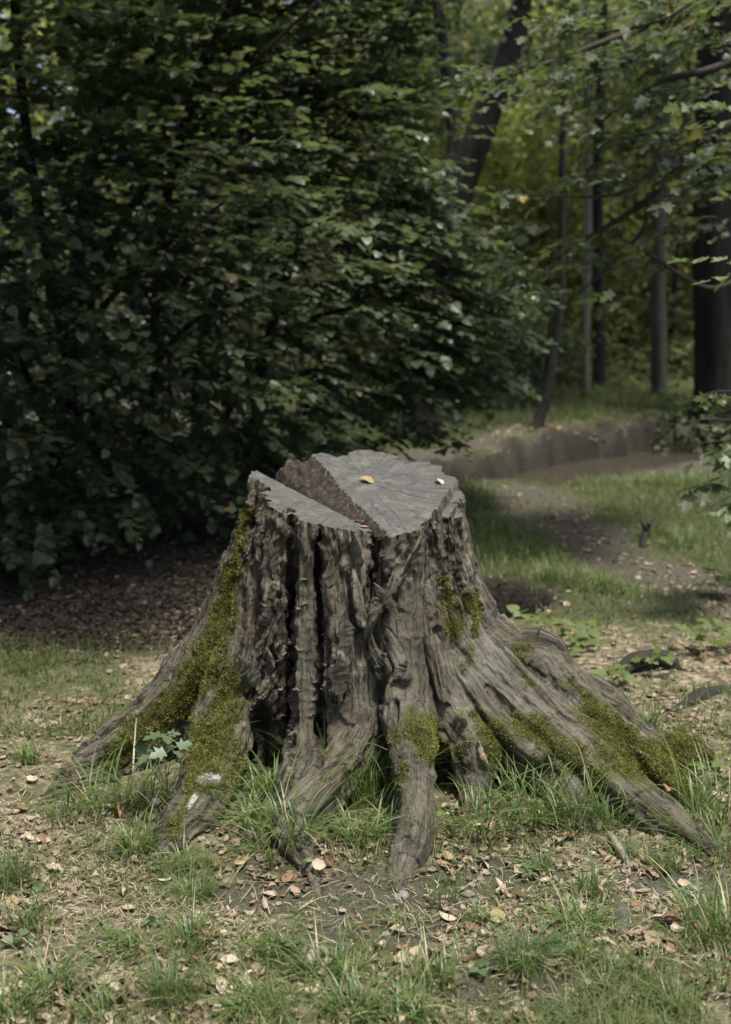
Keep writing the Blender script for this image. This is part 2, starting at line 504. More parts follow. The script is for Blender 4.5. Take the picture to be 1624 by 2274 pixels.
def terrain(x, y):
    x = np.asarray(x, float); y = np.asarray(y, float)
    r = np.hypot(x-SX, (y-SY))
    z = .035*fbm(x*.9, y*.9, s=1, o=3)*sstep(.6, 2, r) + .014*fbm(x*4, y*4, s=2, o=3) + .005*fbm(x*19, y*19, s=4, o=2)
    z += .035*np.exp(-(r/.75)**4)
    d, w = stream_prof(x, y)
    z -= (.30 + .05*fbm(x*2, y*2, s=8))*(1 - sstep(w*.62, w*1.05, d))
    near_side = sstep(.1, -.3, y - np.interp(x, STREAM_D[::-1][10:, 0], STREAM_D[::-1][10:, 1]))*sstep(.4, 1.2, x)
    z -= .12*np.exp(-(np.maximum(d - w, 0)/.8)**2)*near_side*sstep(7.8, 8.8, y)
    z -= .10*(1 - sstep(w*.5, w*1.1, d))*sstep(8, 9, y)
    z -= .42*(1 - sstep(.22, .34, poly_dist(x, y, [(-.1, 5.95), (.15, 5.45), (.54, 5.3)])))
    z += .12*sstep(.0, .3, y - np.interp(x, STREAM_D[::-1][10:, 0], STREAM_D[::-1][10:, 1]) - w)*sstep(.6, 1.3, x)*sstep(8.5, 9.2, y)
    z += .075*fbm(x*8, y*8, s=88, o=4)*np.exp(-((d - w*1.1)/.35)**2)*sstep(7.8, 8.6, y)
    far = sstep(13, 26, y)
    z += far*1.0 + far*.25*fbm(x*.2, y*.2, s=6)
    return z

def zone_path(x, y):
    return 1 - sstep(.12, .42, poly_dist(x, y, PATH) + .12*fbm(x*4, y*4, s=21))

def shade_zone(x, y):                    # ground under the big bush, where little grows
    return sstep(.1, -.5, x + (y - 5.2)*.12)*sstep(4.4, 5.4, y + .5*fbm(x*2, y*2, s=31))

def lawn(x, y):
    """how grassy the ground is"""
    right = sstep(.7, 1.5, x + .25*fbm(x*1.5, y*1.5, s=40))*sstep(5.9, 6.6, y)*sstep(9.3, 8.6, y)
    mid = .95*sstep(.1, .6, x)*sstep(3.9, 5.6, y)*sstep(9.2, 8.4, y)
    farb = sstep(9.6, 10.2, y - .35*(x-1) + .4*fbm(x, y, s=41))*sstep(15, 13.2, y)
    near = .5*sstep(4.6, 4.0, y)
    left = .7*sstep(.0, -.5, x)*sstep(3.2, 3.6, y)*sstep(5.3, 4.3, y + .5*fbm(x*1.7, y*1.7, s=44))*(.45 + .55*sstep(-.2, .2, fbm(x*2.6, y*2.6, s=45)))
    g = np.maximum.reduce([right, mid, farb, near, left])
    d, w = stream_prof(x, y)
    fringe = .8*np.exp(-((d - w*1.15 - .14)/.16)**2)*(.35 + .65*sstep(-.2, .25, fbm(x*5, y*5, s=68)))*sstep(7.8, 8.4, y)*sstep(.2, .8, x)
    g = np.maximum(g*sstep(w*.95, w*1.5, d), fringe)*(1 - .8*zone_path(x, y))*(1 - .92*shade_zone(x, y))
    return g

BARE = [(820, 2010, .30, .11), (620, 1990, .22, .06), (1090, 1960, .25, .07), (1500, 1960, .2, .06), (1180, 2190, .2, .08)]
def bare(x, y):
    b = np.zeros(np.shape(x))
    for px, py, rx, ry in BARE:
        gx, gy = ground_xy(px, py)
        b = np.maximum(b, 1 - sstep(.5, 1.2, np.hypot((x-gx)/rx, (y-gy)/(ry*1.6)) + .3*fbm(x*9, y*9, s=50)))
    return b

t = np.linspace(-1, 1, 420); u = np.sign(t)*np.abs(t)**1.7
ys = np.concatenate([np.linspace(-12, 1.4, 16), 1.5*np.exp(np.linspace(0, math.log(80/1.5), 560))])
W = np.maximum(4.0, .8*ys + 2.2)
X = u[None, :]*W[:, None]; Y = np.repeat(ys[:, None], len(u), 1)
Z = terrain(X, Y)
ni, nj = X.shape
I = np.arange(ni*nj).reshape(ni, nj)
F = np.stack([I[:-1, :-1].ravel(), I[:-1, 1:].ravel(), I[1:, 1:].ravel(), I[1:, :-1].ravel()], 1)
xf, yf = X.ravel(), Y.ravel()
d_, w_ = stream_prof(xf, yf)
green = lawn(xf, yf)*1.05
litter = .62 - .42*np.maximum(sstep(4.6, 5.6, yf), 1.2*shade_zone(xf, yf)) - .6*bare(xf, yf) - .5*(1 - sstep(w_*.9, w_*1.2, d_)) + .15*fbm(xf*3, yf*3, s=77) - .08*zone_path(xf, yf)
g = link("ground", mesh_from("ground", np.stack([xf, yf, Z.ravel()], 1), F, M['ground'], {"green": green, "litter": litter, "damp_shade": (1 - sstep(w_*1.0, w_*1.2 + .12, d_ + .16*fbm(xf*9, yf*9, s=66, o=4)))*(.65 + .35*sstep(-.2, .2, fbm(xf*14, yf*14, s=67)))}, True))
tag(g, "woodland floor of soil, leaf litter and patchy grass round the stump", kind="structure")

# water in the stream bed
S = STREAM_D; Td = norm(np.gradient(S, axis=0)); Nd = np.stack([-Td[:, 1], Td[:, 0]], 1)
hw = np.where(S[:, 1:2] < 6.2, .32, .62)
A_, B_ = S + Nd*hw, S - Nd*hw
V = np.vstack([np.c_[A_, np.full(len(A_), -.17)], np.c_[B_, np.full(len(B_), -.17)]])
n = len(S)
F = np.array([(i, i+1, n+i+1, n+i) for i in range(n-1)])
w = link("stream_water", mesh_from("stream_water", V, F, M['water'], None, True))
tag(w, "shallow brown stream water between grassy banks", kind="structure")

# ------------------------------------------------------------------ THE STUMP
# each limb of the stump: (px, py, depth, radius) from the top of the trunk down to the root tip
LIMBS = [
 [(592,1085,3.70,.055),(562,1200,3.68,.070),(515,1340,3.66,.080),(455,1478,3.60,.110),(372,1582,3.54,.112),(262,1672,3.45,.090),(162,1740,3.34,.060),(85,1795,3.20,.030)],
 [(620,1120,3.52,.055),(592,1250,3.50,.065),(562,1400,3.46,.080),(520,1550,3.40,.095),(482,1680,3.27,.085),(445,1780,3.12,.075),(395,1855,2.99,.058),(365,1900,2.90,.030)],
 [(628,1150,3.44,.045),(612,1350,3.41,.050),(600,1500,3.38,.058),(590,1610,3.36,.050),(585,1700,3.34,.03)],
 [(680,1160,3.385,.040),(676,1300,3.36,.043),(676,1450,3.33,.046),(672,1600,3.28,.052),(662,1700,3.22,.066),(640,1780,3.12,.045)],
 [(765,1190,3.42,.088),(772,1350,3.40,.100),(780,1500,3.36,.112),(785,1620,3.30,.105),(745,1715,3.18,.082),(690,1800,3.04,.062),(652,1865,2.94,.052),(680,1925,2.84,.040),(700,1965,2.76,.02)],
 [(880,1200,3.42,.085),(882,1350,3.40,.085),(892,1480,3.36,.090),(907,1580,3.27,.088),(918,1680,3.13,.072),(922,1780,3.02,.062),(915,1860,2.92,.056),(903,1912,2.845,.046),(897,1950,2.785,.03)],
 [(945,1200,3.47,.065),(940,1400,3.44,.078),(965,1520,3.38,.080),(1012,1605,3.31,.078),(1046,1670,3.25,.078),(1052,1740,3.20,.058),(1050,1800,3.12,.03)],
 [(988,1150,3.55,.055),(1002,1300,3.53,.068),(1030,1430,3.49,.092),(1100,1530,3.43,.105),(1200,1622,3.36,.100),(1320,1712,3.24,.078),(1430,1790,3.11,.062),(1520,1852,3.01,.046),(1600,1910,2.90,.025)],
 [(1000,1120,3.66,.050),(1024,1280,3.68,.062),(1075,1395,3.66,.070),(1145,1445,3.62,.070),(1192,1452,3.60,.072),(1235,1515,3.56,.074),(1320,1600,3.48,.070),(1425,1690,3.36,.060),(1530,1745,3.25,.03)],
 [(1120,1450,3.70,.06),(1200,1480,3.68,.065),(1290,1530,3.64,.055),(1368,1568,3.60,.050),(1405,1630,3.56,.060),(1455,1690,3.50,.085),(1530,1706,3.48,.085),(1560,1740,3.46,.04)],
 [(1010,1400,3.52,.06),(1120,1500,3.50,.075),(1220,1590,3.43,.068),(1330,1670,3.34,.055),(1420,1750,3.22,.035)],
 [(960,1450,3.50,.08),(1080,1590,3.42,.11),(1170,1670,3.34,.105),(1245,1740,3.24,.075),(1300,1810,3.10,.04)],
 [(860,1560,3.55,.12),(1010,1640,3.50,.12),(1150,1720,3.42,.10),(1300,1760,3.36,.06)],
 [(560,1500,3.66,.12),(450,1620,3.60,.10),(350,1700,3.52,.07)],
 [(600,1250,3.62,.08),(575,1400,3.60,.12),(540,1520,3.56,.15),(500,1640,3.50,.14),(450,1720,3.44,.08)],
 [(930,1050,3.84,.06),(960,1200,3.90,.08),(1010,1320,4.00,.09),(1080,1400,4.15,.08),(1130,1450,4.3,.05)],
 [(720,1050,3.88,.07),(690,1200,3.95,.09),(640,1330,4.05,.09),(560,1420,4.2,.07),(500,1470,4.4,.04)],
 [(830,1040,3.93,.08),(830,1200,4.0,.1),(820,1330,4.15,.1),(800,1400,4.4,.07),(790,1430,4.6,.04)],
 [(655,1060,3.83,.07),(610,1200,3.87,.09),(560,1330,3.96,.09),(500,1430,4.10,.07)],
 # short twisted ridges lying on the bark
 [(905,1240,3.335,.014),(875,1295,3.325,.020),(845,1340,3.300,.022),(818,1385,3.285,.014)],
 [(822,1395,3.285,.012),(832,1440,3.262,.018),(850,1478,3.258,.022),(858,1490,3.270,.012)],
 [(860,1400,3.315,.012),(878,1440,3.295,.017),(900,1500,3.250,.020),(905,1518,3.250,.010)],
 [(625,1330,3.37,.016),(600,1400,3.36,.022),(570,1480,3.355,.026),(545,1535,3.34,.014)],
 [(645,1430,3.355,.014),(610,1500,3.335,.022),(575,1555,3.31,.022),(560,1578,3.31,.010)],
 [(735,1215,3.345,.020),(745,1330,3.312,.026),(755,1450,3.270,.028),(750,1545,3.235,.020)],
 [(806,1215,3.345,.018),(800,1300,3.305,.024),(808,1390,3.285,.018)],
 [(940,1290,3.395,.016),(955,1380,3.365,.024),(975,1480,3.31,.024),(992,1565,3.255,.016)],
 [(1010,1180,3.60,.016),(1018,1290,3.60,.024),(1045,1390,3.56,.024),(1090,1445,3.54,.016)],
 [(1060,1400,3.57,.020),(1130,1470,3.465,.030),(1210,1555,3.375,.034),(1295,1645,3.30,.025)],
 [(1000,1450,3.41,.020),(1060,1540,3.335,.032),(1130,1620,3.27,.034),(1205,1685,3.215,.022)],
 [(530,1420,3.40,.016),(500,1520,3.36,.024),(465,1620,3.28,.024),(430,1700,3.2,.016)],
 [(1240,1500,3.56,.02),(1300,1560,3.50,.03),(1370,1620,3.44,.03),(1430,1655,3.42,.02)],
]
LW = []; LR = []
for L_ in LIMBS:
    P = np.array([np.append(at(a, b, c), r) for a, b, c, r in L_])
    if P[0, 2] > .7:                                  # carry it up through the saw cut
        e = P[0].copy(); dd = P[0] - P[1]; e[:3] += dd[:3]/max(dd[2], .05)*.2; e[3] *= .95
        P = np.vstack([e, P])
    if P[-1, 2] < .12 and P[-1, 3] < .06:
        e = P[-1].copy(); dd = (P[-1]-P[-2])[:2]; e[:2] += dd/np.linalg.norm(dd)*.13; e[2] = -.07; e[3] = .02
        P[-1, 2] = min(P[-1, 2], .005); P = np.vstack([P, e])
    Q = spline(P, 6); Q[:, 3] = np.maximum(Q[:, 3], .012)
    LW.append(Q[:, :3]); LR.append(Q[:, 3])
G = Geo()
for i, (C, R) in enumerate(zip(LW, LR)):
    V, T = tube_tris(C, R, 20, rough=.16, seed=i*3)
    G.add(V, T)
core = np.array([[-.01, 3.645, 1.10], [-.01, 3.645, .90], [-.015, 3.66, .6], [-.02, 3.68, .4], [-.02, 3.69, .2], [-.02, 3.70, -.1]])
V, T = tube_tris(spline(core, 5), spline(np.array([.292, .295, .300, .325, .385, .47])[:, None], 5)[:, 0], 40, rough=.05, seed=9)
G.add(V, T)
raw = link("raw", mesh_from("raw", np.vstack(G.V), np.vstack(G.F)))
md = raw.modifiers.new("r", 'REMESH'); md.mode = 'VOXEL'; md.voxel_size = .0049
dg = bpy.context.evaluated_depsgraph_get()
me = bpy.data.meshes.new_from_object(raw.evaluated_get(dg))
bpy.data.objects.remove(raw)

def mesh_arrays(me):
    V = np.empty(len(me.vertices)*3, np.float32); me.vertices.foreach_get("co", V)
    N = np.empty(len(me.vertices)*3, np.float32); me.vertex_normals.foreach_get("vector", N)
    return V.reshape(-1, 3).astype(float), N.reshape(-1, 3).astype(float)

# smooth with the edge graph
V, N = mesh_arrays(me)
E = np.empty(len(me.edges)*2, np.int32); me.edges.foreach_get("vertices", E); E = E.reshape(-1, 2)
deg = np.bincount(E.ravel(), minlength=len(V)).astype(float)[:, None]
for _ in range(6):
    S_ = np.zeros_like(V)
    for k in range(3):
        S_[:, k] = np.bincount(E[:, 0], V[E[:, 1], k], len(V)) + np.bincount(E[:, 1], V[E[:, 0], k], len(V))
    V = V*.4 + .6*S_/np.maximum(deg, 1)
me.vertices.foreach_set("co", V.astype(np.float32).ravel()); me.update()
V, N = mesh_arrays(me)

def limb_coords(V):
    """nearest limb, distance along it and angle round it"""
    best = np.full(len(V), 1e9); s_ = np.zeros(len(V)); ang = np.zeros(len(V)); lid = np.zeros(len(V)); rad = np.ones(len(V))
    for li, (C, R) in enumerate(zip(LW, LR)):
        cum = np.concatenate([[0], np.cumsum(np.linalg.norm(np.diff(C, axis=0), axis=1))])
        lb = np.full(len(V), 1e9)
        lo_, hi_ = C.min(0) - .3, C.max(0) + .3
        for k in range(0, len(C)-2, 3):
            a, b = C[k], C[min(k+3, len(C)-1)]
            ab = b-a; L2 = ab@ab
            t_ = np.clip(((V-a)@ab)/L2, 0, 1)
            q = V - a - t_[:, None]*ab
            r_ = R[k] + (R[min(k+3, len(C)-1)]-R[k])*t_
            dd = np.linalg.norm(q, axis=1) - r_
            m = dd < best
            if not m.any(): continue
            tn = ab/math.sqrt(L2)
            x1 = norm(np.cross(tn, [0.2, 1, 0.1])); x2 = np.cross(tn, x1)
            an = np.arctan2(q[m]@x2, q[m]@x1)
            best[m] = dd[m]; s_[m] = cum[k] + t_[m]*math.sqrt(L2); ang[m] = an*r_[m]; lid[m] = li; rad[m] = r_[m]
    return best, s_, ang, lid, rad

def capmask(px, py, caps, soft=.5):
    r = np.zeros(len(px))
    if len(caps) > 20:
        soft = .85; px = px + 26*fbm(px/28., py/28., s=401); py = py + 26*fbm(px/28., py/28., s=402)
    for x0, y0, x1, y1, w, st in caps:
        L2 = max((x1-x0)**2 + (y1-y0)**2, 1)
        t_ = np.clip(((px-x0)*(x1-x0) + (py-y0)*(y1-y0))/L2, 0, 1)
        d = np.hypot(px-x0-t_*(x1-x0), py-y0-t_*(y1-y0))
        r = np.maximum(r, st*(1 - sstep(w*(1-soft), w*(1+soft), d)))
    return r

MOSS = [(552,1120,520,1250,14,1),(520,1250,495,1380,20,1),(495,1380,455,1470,26,1),(455,1470,400,1560,40,.95),(400,1560,290,1640,36,.95),(290,1640,240,1700,30,.9),
        (505,1500,520,1530,38,.95),(520,1530,470,1640,42,.8),(470,1640,445,1720,44,1),(445,1720,520,1700,40,.8),(520,1640,500,1750,30,.6),(380,1850,440,1700,16,.8),
        (545,1525,560,1500,14,.9),(1000,1320,1010,1400,20,.8),(990,1300,990,1340,14,.8),(1040,1320,1060,1400,12,.8),(1040,1440,1030,1480,18,.55),
        (880,1640,960,1600,26,.75),(950,1640,970,1680,30,.95),(890,1700,890,1740,16,.8),(905,1590,900,1620,20,.7),(1100,1620,1090,1680,36,.8),(1060,1590,1120,1650,26,.6),
        (1160,1600,1240,1660,32,.8),(1240,1650,1330,1720,34,.7),(1310,1580,1400,1640,30,1),(1270,1520,1330,1590,22,.7),(1350,1650,1440,1700,36,.8),
        (1400,1690,1530,1690,50,1),(1480,1700,1550,1740,46,1),(1150,1430,1170,1450,16,.8),(1170,1500,1180,1520,12,.8),(1440,1780,1500,1840,18,.6),(1280,1740,1330,1790,20,.4),
        (720,1660,780,1690,22,.35),(850,1680,850,1740,22,.5),(1010,1680,1030,1660,20,.6),(1180,1700,1230,1700,22,.5),(1500,1640,1540,1650,30,1)]
SMOOTH = [(900,1360,910,1560,60,.9),(910,1560,905,1950,60,1),(675,1300,675,1700,36,.75),(1050,1450,1250,1650,75,.9),(1150,1440,1350,1600,60,.95),(1300,1700,1560,1880,55,.85),(1100,1580,1300,1720,60,.8),
          (1000,1600,1060,1720,60,.9),(720,1720,660,1930,50,.6),(440,1740,380,1860,40,.7),(520,1450,560,1420,20,.3),(780,1560,800,1660,70,.5)]
ROUGHS = [(600,1150,600,1600,40,1),(650,1120,650,1700,10,1.3),(712,1200,712,1650,12,1.3),(560,1120,560,1220,30,1.2),(750,1450,740,1560,30,.8),(985,1120,1000,1300,34,1.1),(850,1200,860,1330,40,.7)]

best, s_, ang, lid, rad = limb_coords(V)
px, py = project(V)
front = sstep(.25, -.1, N[:, 1])
moss = capmask(px, py, MOSS)*np.clip(front + .3, 0, 1)
# a moss veil on the back and on shaded flanks too
moss = np.maximum(moss, .75*sstep(.0, .5, N[:, 1])*sstep(.15, .45, fbm(V[:,0]*4, V[:,1]*4, V[:,2]*4, s=5)+.15))
smooth = capmask(px, py, SMOOTH)
rough = capmask(px, py, ROUGHS)
rid = 1 - np.abs(fbm(ang*34, s_*3.2 + lid*7, lid*3.1, s=12, o=3))*2.2
plate = sstep(.05, .16, fbm(ang*17, s_*5.5 + lid*11, lid*5.3, s=22, o=4))
plate2 = sstep(.0, .05, fbm(ang*26 + .6*vn(s_*9, lid), s_*9 + lid*3, lid*1.3, s=29, o=3))
fine = fbm(ang*80, s_*13, lid*9, s=32, o=3)
lump = fbm(V[:,0]*9, V[:,1]*9, V[:,2]*6, s=42, o=4)
crust = fbm(V[:,0]*55, V[:,1]*55, V[:,2]*40, s=52, o=3)
wr = np.sin((s_*190 + 9*fbm(V[:,0]*8, V[:,1]*8, V[:,2]*8, s=60)))*sstep(.0, .4, fbm(V[:,0]*5, V[:,1]*5, V[:,2]*5, s=61)+.15)
rough_amt = (1 - .8*smooth)
disp = rough_amt*(1 - .45*sstep(.34, .46, np.hypot(V[:,0]-SX, V[:,1]-SY)))*(.0115*rid + .0115*(plate - .5) + .0055*(plate2-.5) + .004*fine + .0035*crust) + .011*lump*(1-.3*smooth) + .0011*wr*smooth + .0012*crust
disp += rough*(.012*crust + .010*(plate2 - .5) - .007)
disp += moss*(.007 + .007*crust + .005*lump)
seam = capmask(px, py, [(648,1110,645,1400,6,1),(645,1400,640,1660,9,1),(712,1180,714,1560,5,.9),(714,1560,708,1700,8,1),(585,1600,600,1700,20,1),(880,1560,872,1640,6,.7),(975,1690,980,1780,14,1),
                        (968,1400,990,1520,7,.7),(850,1480,845,1560,5,.6)], .6)*front
onroot = sstep(.36, .46, np.hypot(V[:,0]-SX, V[:,1]-SY))
crz = sstep(.72, 1.0, 1-np.abs(fbm(ang*11, s_*2.2 + lid*5, lid*2.2, s=85, o=3))*2.2)
disp += onroot*(-.008*crz*(1-.75*smooth) + .018*fbm(ang*13, s_*2.6 + lid*5, lid*2.2, s=81, o=3) + .020*fbm(V[:,0]*6, V[:,1]*6, V[:,2]*6, s=83, o=3) + .005*(plate-.5)*sstep(.3, .1, moss))
disp -= seam*.04
# taper the roughness away where tips run into the soil
pit = np.clip(.9*seam + rough_amt*sstep(.35, -.35, rid)*.75 + .4*rough*sstep(.1, -.3, crust), 0, 1)
V2 = V + N*disp[:, None]
me.vertices.foreach_set("co", V2.astype(np.float32).ravel()); me.update()

# saw cut: height of the cut over plan position
MAINP = np.array([at(650,1008,3.90), at(750,1012,3.93), at(835,1014,3.95), at(940,1032,3.88), at(1003,1070,3.70), at(1008,1092,3.60), at(960,1150,3.42), at(880,1190,3.33), at(815,1068,3.75)])
SLABP = np.array([at(572,1062,3.68), at(650,1130,3.42), at(720,1166,3.36), at(868,1197,3.32), at(700,1112,3.54)])
def fitq(P, q):
    B = lambda x, y: np.stack([np.ones_like(x), x, y-3.6] + ([x*x, x*(y-3.6)] if q else []), -1)
    c = np.linalg.lstsq(B(P[:,0], P[:,1]), P[:,2], rcond=None)[0]
    return lambda x, y: B(x, y)@c
zmain, zslab = fitq(MAINP, True), fitq(SLABP, False)
APEX = np.array([.092, 3.295]); FM = at(628,1024,3.86)[:2]; FS = at(584,1062,3.73)[:2]
def side(x, y, A, B):
    d = B - A; d = d/np.linalg.norm(d)
    return -(x-A[0])*d[1]*-1*-1 + (y-A[1])*d[0]       # signed distance
SGN0 = 1 if side(np.array(.2), np.array(3.6), APEX, FM) < 0 else -1
def sgn0(x, y, dm): return dm*SGN0 < 0
def chamfer_w(x, y): return .105*np.clip(np.hypot(x-APEX[0], y-APEX[1])/.6, 0, 1)
def cut_height(x, y):
    wob = .006*fbm(x*16, y*16, s=70, o=4) + .003*vn(x*120, y*120, s=71)
    dm = side(x, y, APEX, FM) + wob                    # <0 on the main side
    ds = side(x, y, APEX, FS) + .5*wob
    zm = zmain(x, y) + .0012*fbm(x*20, y*90, s=72)
    # the broken step along the right rim
    a, b = at(1002,1078,3.64)[:2], at(948,1158,3.40)[:2]
    dr = side(x, y, b, a) + .010*fbm(x*40, y*40, s=73)
    zm = zm - .034*sstep(.0, -.004, dr) - .02*sstep(-.035, -.04, dr)
    zs0 = zslab(x, y)
    zs = zs0 + .0012*fbm(x*20, y*90, s=74)
    floor = .77 + .05*fbm(x*18, y*18, s=75)
    dmm = np.abs(dm); along = np.clip(np.hypot(x-APEX[0], y-APEX[1])/.6, 0, 1)
    chw = .105*along
    on = sgn0(x, y, dm)
    cham = np.where(on, np.clip(1 - dmm/np.maximum(chw, 1e-4), 0, 1), 0)
    zm = zm - cham**.8*(.035*along + .012) + (cham > 0)*(.022*fbm(x*60, y*60, s=78, o=4) + .016*fbm(x*24, y*24, s=79))*along
    return dm, ds, dr, zm, zs, floor
gx = np.linspace(-.62, .60, 330); gy = np.linspace(3.0, 4.35, 340)
X, Y = np.meshgrid(gx, gy)
dm, ds, dr, zm, zs, fl = cut_height(X, Y)
sgn = 1 if side(np.array(.2), np.array(3.6), APEX, FM) < 0 else -1
dm, ds = dm*sgn, ds*sgn                               # main side negative
Zc = np.where(dm < 0, zm, np.where(ds > 0, zs, fl))
gap_d = np.where((dm >= 0) & (ds <= 0), np.minimum(dm, -ds), 0)
Zc = np.where((dm >= 0) & (ds <= 0), np.maximum(fl, np.where(dm < -ds, zm, zs) - gap_d*5.5 - .03), Zc)
ni, nj = X.shape
I = np.arange(ni*nj).reshape(ni, nj); J = I + ni*nj
bot = np.stack([X.ravel(), Y.ravel(), Zc.ravel()], 1); top = bot.copy(); top[:, 2] = 1.6
def q(a, b, c, d): return np.stack([a.ravel(), b.ravel(), c.ravel(), d.ravel()], 1)
F = np.vstack([q(I[:-1,:-1], I[1:,:-1], I[1:,1:], I[:-1,1:]), q(J[:-1,:-1], J[:-1,1:], J[1:,1:], J[1:,:-1]),
    q(I[0,:-1], I[0,1:], J[0,1:], J[0,:-1]), q(I[-1,1:], I[-1,:-1], J[-1,:-1], J[-1,1:]),
    q(I[1:,0], I[:-1,0], J[:-1,0], J[1:,0]), q(I[:-1,-1], I[1:,-1], J[1:,-1], J[:-1,-1])])
F = np.vstack([F[:, [0,1,2]], F[:, [0,2,3]]])
cutter = link("cutter", mesh_from("cutter", np.vstack([bot, top]), F))
body = link("body", me)
bm_ = body.modifiers.new("b", 'BOOLEAN'); bm_.operation = 'DIFFERENCE'; bm_.object = cutter
try: bm_.solver = 'MANIFOLD'
except Exception: bm_.solver = 'EXACT'
dg = bpy.context.evaluated_depsgraph_get(); dg.update()
cut = bpy.data.meshes.new_from_object(body.evaluated_get(dg))
print("boolean", len(me.polygons), "->", len(cut.polygons))
bpy.data.objects.remove(body); bpy.data.objects.remove(cutter)
import bmesh
bm = bmesh.new(); bm.from_mesh(cut)
bmesh.ops.triangulate(bm, faces=bm.faces)
bm.to_mesh(cut); bm.free(); cut.update()
V, N = mesh_arrays(cut)
T = np.empty(len(cut.loop_triangles)*3, np.int32) if len(cut.loop_triangles) else None
cut.calc_loop_triangles(); T = np.empty(len(cut.loop_triangles)*3, np.int32); cut.loop_triangles.foreach_get("vertices", T); T = T.reshape(-1, 3)
fc = V[T].mean(1); fn = norm(np.cross(V[T[:,1]]-V[T[:,0]], V[T[:,2]]-V[T[:,0]]))
dmf, dsf, drf, zmf, zsf, flf = cut_height(fc[:,0], fc[:,1]); dmf, dsf = dmf*sgn, dsf*sgn
on_main = (dmf < -chamfer_w(fc[:,0], fc[:,1]) + .010*fbm(fc[:,0]*40, fc[:,1]*40, s=99)) & (np.abs(fc[:,2]-zmf) < .006) & (fn[:,2] > .6)
on_slab = (dsf > -.004) & (np.abs(fc[:,2]-zsf) < .006) & (fn[:,2] > .6)
in_gap = (dmf > -.012 - chamfer_w(fc[:,0], fc[:,1])*1.1) & ((fn[:,2] > .25) | (dmf > -.012)) & (dsf < .006) & (fc[:,2] > .6) & ~on_main & ~on_slab & (fc[:,1] > 3.36)
best, s_, ang, lid, rad = limb_coords(V)
px, py = project(V)
front = sstep(.25, -.1, N[:, 1])
moss = capmask(px, py, MOSS)*np.clip(front + .3, 0, 1)
moss = np.maximum(moss, .75*sstep(.0, .5, N[:, 1])*sstep(.15, .45, fbm(V[:,0]*4, V[:,1]*4, V[:,2]*4, s=5)+.15))*(V[:,2] < .82)
smooth = capmask(px, py, SMOOTH)
rid = 1 - np.abs(fbm(ang*34, s_*3.2 + lid*7, lid*3.1, s=12, o=3))*2.2
crust = fbm(V[:,0]*55, V[:,1]*55, V[:,2]*40, s=52, o=3)
rough = capmask(px, py, ROUGHS)
seam = capmask(px, py, [(648,1110,645,1400,6,1),(645,1400,640,1660,9,1),(712,1180,714,1560,5,.9),(714,1560,708,1700,8,1),(585,1600,600,1700,20,1),(880,1560,872,1640,6,.7)], .6)*front
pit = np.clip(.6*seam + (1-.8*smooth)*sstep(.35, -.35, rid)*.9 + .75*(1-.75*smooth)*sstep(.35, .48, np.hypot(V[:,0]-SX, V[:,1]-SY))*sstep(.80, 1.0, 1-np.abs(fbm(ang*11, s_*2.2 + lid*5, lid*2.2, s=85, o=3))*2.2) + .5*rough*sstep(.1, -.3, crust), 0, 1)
peel = capmask(px, py, [(448,1730,480,1725,13,1),(434,1768,420,1792,8,1),(455,1725,450,1735,12,1)]); moss = moss*(1-.9*peel)
PITH = at(815, 1068, 3.75)
fib_bark = np.stack([ang, s_, lid*1.7], 1)
pa = np.arctan2(V[:,1]-PITH[1], V[:,0]-PITH[0]); pr = np.hypot(V[:,1]-PITH[1], V[:,0]-PITH[0])
fib_cut = np.stack([pa*1.5, pr, 0*pr], 1)
cmoss = capmask(px, py, [(650,1020,720,1075,14,1),(740,1060,800,1072,8,.5)])

def submesh(name, fmask, mat, fib, extra):
    idx = np.nonzero(fmask)[0]
    vs, inv = np.unique(T[idx].ravel(), return_inverse=True)
    at_ = {"fib": fib[vs]}
    for k, v in extra.items(): at_[k] = v[vs]
    m_ = mesh_from(name, V[vs], inv.reshape(-1, 3), mat, at_, True)
    return m_, vs

stump = thing("tree_stump", "broad old sawn tree stump with mossy spreading roots and a split top", "tree stump", (SX, SY, 0))
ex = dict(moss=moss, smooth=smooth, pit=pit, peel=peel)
special = on_main | on_slab | in_gap
for nm, mk_ in (("cut_face", on_main), ("cut_slab", on_slab)):
    m_, vs = submesh(nm, mk_, M['cut'], fib_cut, {"moss": cmoss})
    o = part(nm, m_, stump)
m_, vs = submesh("split_wall", in_gap, M['rot'], fib_bark, {}); part("split_wall", m_, stump)
# roots beyond the trunk foot become parts, each its own mesh; shared normals keep the seams unseen
flid = lid[T[:, 0]]; fr = np.hypot(fc[:,0]-SX, fc[:,1]-SY)
isroot = (~special) & (fc[:,2] < .42) & (fr > .40)
ROOT_LABEL = {0: "mossy root running out to the far left", 1: "mossy root with white peeled patches", 4: "low root half hidden in grass",
              5: "smooth grey root pointing at the viewer", 6: "short stubby root with a pale scar", 7: "long root reaching to the lower right",
              8: "humped grey root on the right", 9: "root ending in a thick mossy lump"}
done = np.zeros(len(T), bool)
for li in range(len(LIMBS)):
    mk_ = isroot & (flid == li)
    if mk_.sum() < 500: continue
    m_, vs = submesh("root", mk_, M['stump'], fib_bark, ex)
    m_.normals_split_custom_set_from_vertices(N[vs].tolist())
    o = part("root", m_, stump); done |= mk_
    if li in ROOT_LABEL: o["label"] = ROOT_LABEL[li]
mk_ = ~special & ~done
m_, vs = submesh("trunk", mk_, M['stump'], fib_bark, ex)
m_.normals_split_custom_set_from_vertices(N[vs].tolist())
part("trunk", m_, stump)

